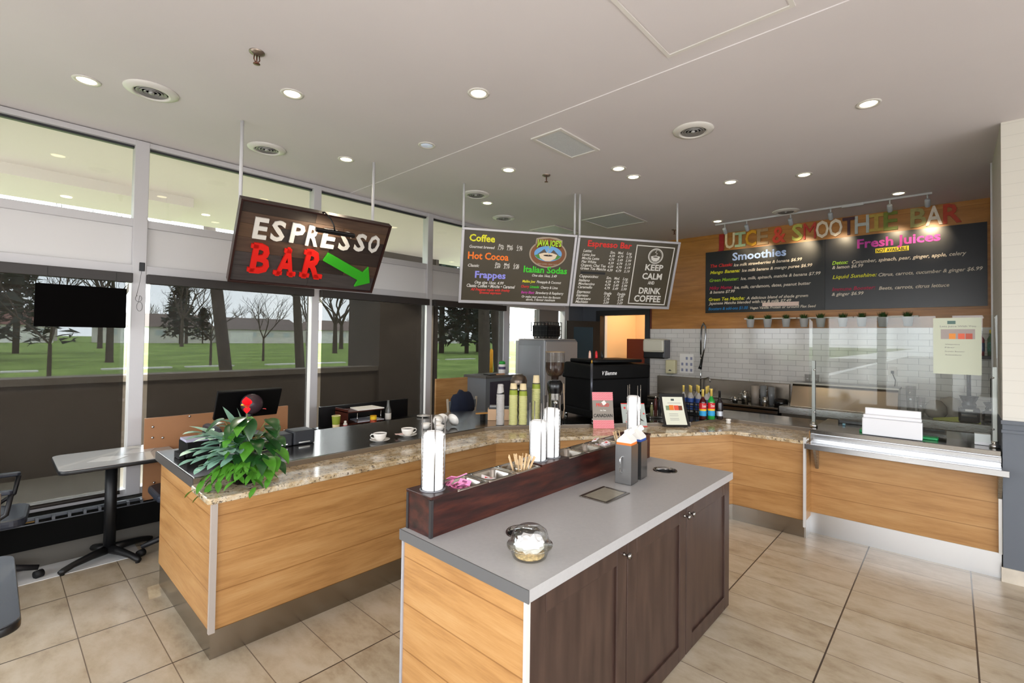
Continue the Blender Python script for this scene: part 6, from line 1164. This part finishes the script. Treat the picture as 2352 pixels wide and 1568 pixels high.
MB().tube([(7.33, 2.87, 1.52), (7.32, 2.89, 1.38), (7.31, 2.90, 1.33)], [.016, .02, .03], 12).build('spray_head', BLACK, t); MB().tube([(7.42, 2.93, 1.15), (7.34, 2.90, 1.18), (7.20, 2.72, 1.215), (7.18, 2.70, 1.20), (7.175, 2.69, 1.15)], .010, 10).build('spout', CHROME, t); MB().tube([(7.42, 3.0, .98), (7.42, 2.86, .98)], .016, 10).build('valve_body', CHROME, t)
for i, (y, z_) in enumerate(((3.10, 1.02), (2.77, 1.0))): 
    MB().tube([(7.42, 2.93 if i else 2.95, .98), (7.40, y, .99), (7.38, y, z_+.04)], .009, 8).build('tap_handle', CHROME, t)
def pot(label, x, y, z, r, h_, m, name='steel_pot', cat='pot', handle=False, taper=1.):
    b = thing(name, label, cat, (x, y, z)); MB().lathe([(r*taper, 0), (r, h_), (r*.96, h_), (r*taper*.95, .004), (0, .004)], n=24).build('body', m, b, local=True)
    if handle: MB().tube([(0, r*.95, h_*.8), (-.01, r+.035, h_*.75), (-.01, r+.04, h_*.35), (0, r*.95, h_*.25)], .006, 8).build('handle', CHROME, b, local=True)
    return b
pot('steel milk jug with handle at the left of the sink counter pots', 7.25, 2.22, .881, .045, .17, STEEL, 'milk_jug', 'jug', True); pot('low steel cup beside the milk jug', 7.2, 2.34, .881, .035, .08, STEEL, 'steel_cup', 'cup', True)
pot('cloudy plastic beaker behind the milk jugs', 7.32, 2.10, .881, .055, .25, mat('cloudy', '9A8F84', .4), 'beaker', 'beaker'); pot('blender jar left of the black pot', 7.3, 1.99, .881, .045, .26, mat('jar_smoke', '8A8C8E', .15, alpha=.6), 'blender_jar', 'jar', True, .75); pot('second blender jar with red lid left of the black pot', 7.3, 1.885, .881, .045, .25, mat('jar_smoke'), 'blender_jar', 'jar', True, .75)
pot('small steel cup in front of the blender jars', 7.12, 1.92, .881, .035, .12, STEEL, 'steel_cup', 'cup'); pot('wide black pot at the right end of the sink counter', 7.22, 1.74, .881, .085, .10, mat('pot_dark', '100F10', .25), 'black_pot', 'pot')
for nm_ in ('clear glass tumbler at the left behind the steel hood', 'clear glass tumbler at the right behind the steel hood'):
    pot(nm_, 7.40, 1.46 if 'left' in nm_ else 1.36, 1.20, .036, .13, CUPGLASS, 'glass_tumbler', 'glass', taper=.8)
# prep counter with raised steel hood
t = thing('prep_counter', 'long stainless prep counter with raised steel hood behind the serving counter', 'counter', (7.2, .7, 0)); PS = mat('prep_steel', '9B8F80', .24, 1.)
MB().box(6.9, 7.54, -.85, 1.66, 0, .84).build('body', mat('prep_body', '5C554C', .4, .7), t); mb = MB(); mb.box(6.86, 7.55, -.88, 1.68, .905, .93).box(6.855, 6.875, -.88, 1.68, .84, .932); mb.build('worktop', STEEL, t, bevel=.004)
MB().prism([(6.98, .931), (7.12, 1.215), (7.40, 1.215), (7.40, .931)], -1.58, -.47, T=R(radians(90), 4, 'X')).build('hood', PS, t, bevel=.004)
MB().box(7.08, 7.42, .46, 1.60, 1.215, 1.235).build('hood_top', mat('hood_edge', '6E6860', .3, 1.), t)
# things on the prep counter
def glassware(label, x, y, r, h_, m=CUPGLASS): return pot(label, x, y, .931, r, h_, m, 'tall_glass', 'glass', taper=.7)
glassware('tall clear glass standing just right of the steel hood', 7.15, .36, .05, .34); glassware('second tall clear glass right of the steel hood', 7.12, .27, .04, .22)
b = thing('plastic_tub', 'rounded clear plastic tub beside the tall glasses', 'tub', (7.15, .15, .931)); MB().lathe([(.07, 0), (.10, .05), (.095, .13), (.05, .19), (0, .2)], (7.15, .14, .931), n=24).build('tub', mat('tub_smoke', 'A39C92', .2, alpha=.6), b)
b = thing('plastic_bag', 'bulging clear plastic bag beside the blender', 'bag', (7.2, -.0, .931)); MB().lathe([(.06, 0), (.09, .06), (.10, .13), (.085, .21), (0, .24)], (7.25, .02, .931), n=18, sx=.8).build('bag', mat('bag_clear', 'B8B0A6', .3, alpha=.5), b)
def blender(label, x, y, s=1.):
    b = thing('blender', label, 'blender', (x, y, .931)); k_ = mat('blender_black', '0B0B0D', .2)
    MB().box(-.09, .09, -.085, .085, 0, .16*s).build('motor_base', k_, b, bevel=.02, local=True); MB().lathe([(.055, .16*s), (.06, .19*s), (.05, .21*s), (.075, .27*s), (.08, .28*s)], n=20).build('coupling', k_, b, local=True)
    MB().lathe([(.018, .27*s), (.018, .62*s), (0, .62*s)], n=14).build('shaft', k_, b, local=True); MB().box(-.093, -.089, -.06, .06, .07, .095).build('chrome_strip', CHROME, b, local=True); MB().box(-.094, -.0895, -.03, .03, .125, .145).build('badge', PAPER, b, local=True)
    return b
blender('black bar blender under the paper notice, left of two', 6.98, -.13); b = blender('black bar blender half hidden by the guard post, right of two', 7.2, -.32, .75)
b = thing('chopping_board', 'pale green chopping wedge lying before the blenders', 'board', (6.95, .0, .931)); MB().prism([(6.90, -.22), (6.93, .16), (6.99, .14), (6.99, -.22)], .932, .947).build('board', mat('wedge_green', 'A6A850', .5), b); MB().prism([(-.22, .947), (-.20, .99), (-.05, .985), (.16, .95)], 6.92, 6.95, T=Matrix(((0, 0, 1, 0), (1, 0, 0, 0), (0, 1, 0, 0), (0, 0, 0, 1)))).build('upper_wedge', mat('wedge_green'), b)
# cable and outlets on the tiles
b = thing('wall_outlet', 'pale outlet with dark plug on the tiles behind the steel hood', 'outlet', (7.56, .6, 1.4)); MB().box(7.562, 7.571, .52, .60, 1.35, 1.47).build('plate', PAPER, b); MB().box(7.54, 7.565, .545, .575, 1.385, 1.42).build('plug', BLACK, b); MB().tube([(7.55, .56, 1.385), (7.55, .53, 1.30), (7.55, .54, 1.20)], .004, 6).build('cord', BLACKM, b)
b = thing('wall_outlet', 'low pale outlet plate on the tiles left of the plug', 'outlet', (7.56, .8, 1.3)); MB().box(7.562, 7.571, .72, .80, 1.24, 1.34).build('plate', PAPER, b)
# shelf of potted grass
def wall_shelf(label, y0, y1):
    b = thing('wall_shelf', label, 'shelf', (7.5, (y0+y1)/2, 2.08), group='white picture ledges'); MB().box(7.40, 7.577, y0, y1, 2.088, 2.104).build('shelf_board', mat('shelf_white', 'D9D3C8', .5), b, bevel=.002)
PY_ = [2.177, 1.948, 1.712, 1.493, 1.298, 1.053, .851, .637, .395]
wall_shelf('left white ledge holding three grass pots', 1.60, 2.28); wall_shelf('middle white ledge holding three grass pots', .955, 1.585); wall_shelf('right white ledge holding three grass pots', .30, .94)
OB = ['first', 'second', 'third', 'fourth', 'fifth', 'sixth', 'seventh', 'eighth', 'ninth']
p0 = thing('potted_grass', 'x', 'potted plant', (0, 0, 0), group='grass pots under the wall boards')
MB().lathe([(.040, -.115), (.055, -.003), (.058, 0), (.055, .002), (.050, -.006), (0, -.008)], n=26).build('pot', mat('pot_white', 'C6C6C6', .45), p0, local=True)
rs = random.Random(13); mb = MB()
for i in range(150):
    a = rs.uniform(0, 6.28); r_ = rs.uniform(0, .04); L = rs.uniform(.05, .095); ln_ = rs.uniform(.1, .62); b0 = Vector((r_*cos(a), r_*sin(a), -.008)); d_ = Vector((cos(a)*ln_, sin(a)*ln_, 1)).normalized(); s_ = Vector((-sin(a), cos(a), 0))*.0028
    mb.add([b0-s_, b0+s_, b0+d_*L*.6+s_*.7, b0+d_*L*.6-s_*.7, b0+d_*L+Vector((0, 0, -.01*ln_))], [(0, 1, 2, 3), (3, 2, 4)])
mb.build('grass', mat('pot_grass', '2A4A16', .7, noise=.35, nscale=60), p0, local=True, fix=False)
for i, y in enumerate(PY_):
    o = p0 if i == 0 else dup(p0, (0, 0, 0)); o.matrix_world = Matrix.Translation((7.34, y, 2.083)) @ R(i*1.3, 4, 'Z') @ Matrix.Scale(1.0+.03*sin(i*2.), 4); o['label'] = 'white pot of green grass, %s from the left in the row of nine' % OB[i]
# right hand shelf with bottles
b = thing('wall_shelf', 'dark shelf at the far right behind the paper notice', 'shelf', (7.45, -.35, 1.62)); MB().box(7.33, 7.57, -.60, -.16, 1.60, 1.635).build('shelf_board', mat('shelf_dark', '2B2D33', .5), b)
for i, (y, c_, h_, lb) in enumerate([(-.235, '8E2436', .24, 'dark red bottle with white cap on the far right shelf'), (-.325, '2E5A3A', .25, 'green bottle with yellow cap on the far right shelf'), (-.42, 'C8A040', .22, 'amber bottle at the end of the far right shelf')]):
    q = thing('shelf_bottle', lb, 'bottle', (7.42, y, 1.636)); MB().lathe([(.034, 0), (.036, h_*.75), (.018, h_*.9), (.018, h_)], n=18).build('bottle', mat('sb_'+c_, c_, .3), q, local=True); MB().lathe([(.019, h_), (.019, h_+.04), (0, h_+.045)], n=14).build('cap', mat('cap_'+str(i), ['E2E2DC', 'D8C030', 'D8C030'][i], .4), q, local=True); MB().lathe([(.0365, h_*.2), (.0368, h_*.6)], n=18, cap=False).build('paper_label', mat('sl_'+str(i), ['2E3E6A', '2A6A5A', 'B06A2A'][i], .5, noise=.5, nscale=40), q, local=True)
# ------------------------------------------------------------------ sneeze guard and what stands at it
t = thing('sneeze_guard', 'clear glass sneeze guard held by two steel posts on the serving counter', 'sneeze guard', (5.25, .37, .955))
for y in (.985, -.245):
    MB().box(5.235, 5.265, y-.014, y+.014, .985, 1.585).build('post', mat('post_steel', '8A8886', .38, .9), t, bevel=.002); MB().lathe([(.034, 0), (.034, .02), (.022, .026), (.024, .05)], (5.25, y, .9565), n=20).build('post_foot', CHROME, t)
MB().box(5.226, 5.234, -.262, 1.02, .99, 1.99).build('glass_sheet', GUARD, t)
for y in (.975, -.235):
    for z_ in (1.10, 1.50): MB().lathe([(.008, 0), (.008, .006), (0, .007)], n=12, T=Matrix.Translation((5.226, y, z_)) @ R(radians(-90), 4, 'Y')).build('clamp_screw', CHROME, t)
t = thing('paper_notice', 'pale green drinks notice taped inside the sneeze guard at the right', 'notice', (5.22, -.03, 1.5)); TN = Matrix(((0, 0, -1, 5.222), (-1, 0, 0, 0), (0, 1, 0, 0), (0, 0, 0, 1)))
MB().box(-.118, .172, 1.515, 1.972, -.0, .003, T=TN).build('sheet', mat('notice_green', 'BCC1AE', .6), t)
for (u0, u1, v0, v1, c_) in ((-.05, .155, 1.80, 1.88, '9A8E8A'), (.0, .04, 1.80, 1.845, 'D8862E'), (.055, .095, 1.80, 1.845, 'D05A3A'), (.10, .14, 1.80, 1.845, 'B04A34'), (-.01, .04, 1.922, 1.948, '4A6660')): MB().box(u0-.02, u1-.02, v0, v1, .0035, .0045 if u1 < .15 else .004, T=TN).build('printed_picture', mat('np_'+c_, c_, .5), t)
for s_, u, v, w_, h_ in (("Lets Juice With You", -.075, 1.897, .215, .013), ('Vitamins', -.045, 1.752, .09, .009), ('Fiber', -.045, 1.727, .06, .009), ('Protein Booster', -.045, 1.695, .12, .009), ('Antioxidants', -.045, 1.667, .10, .009)):
    mb = MB(); text_into(mb, s_, u, v, w_, h_, TN, bold=.01, off=.005); mb.build('lettering', mat('print_grey'), t, fix=False)
t = thing('card_holder_box', 'white folded plastic box standing against the sneeze guard', 'box', (5.17, .38, .958)); WB = mat('white_box', 'E2E2E6', .35)
MB().box(5.19, 5.222, .195, .578, .958, 1.19).build('back_panel', WB, t, bevel=.004); MB().box(5.135, 5.19, .185, .595, .958, 1.105).build('front_box', WB, t, bevel=.008); MB().box(5.150, 5.19, .19, .59, 1.105, 1.135).build('step', WB, t, bevel=.008)
for i, (x0, x1, y0, y1, lb) in enumerate([(5.26, 5.55, .42, .63, 'bright green cutting board on the serving counter left of the white box'), (5.26, 5.50, .09, .30, 'bright green cutting board on the serving counter right of the white box')]):
    b = thing('cutting_board', lb, 'cutting board', (x0, y0, .956)); MB().prism(rrect(x0, x1, y0, y1, .015), .9565, .975).build('board', GREEN, b, bevel=.003)
b = thing('black_tray', 'shallow black plastic tray lying on the right green cutting board', 'tray', (5.5, .2, .975)); MB().prism(rrect(5.36, 5.62, .05, .34, .03), .976, .984).build('tray_base', BLACK, b); mb = MB(); frame_rect(mb, 5.35, 5.63, .04, .35, .012, .98, 1.0); mb.build('tray_rim', BLACK, b)
b = thing('black_tray', 'long dark tray on the serving counter left of the green board', 'tray', (5.75, .7, .956)); MB().prism(rrect(5.70, 5.84, .42, .86, .02), .9565, .985).build('tray_base', mat('tray_charcoal', '2E2D31', .4), b, bevel=.003)
b = thing('label_dispenser', 'small white box beside the right hand guard post', 'box', (5.35, -.17, .956)); MB().box(5.30, 5.36, -.225, -.13, .9565, 1.045).build('box', WB, b, bevel=.003)
b = thing('blue_clip', 'tiny pale blue clip on the steel counter', 'clip', (5.5, .8, .956)); MB().box(5.55, 5.58, .775, .80, .9565, .975).build('clip', mat('clip_blue', '7FA9BC', .4), b, bevel=.004)
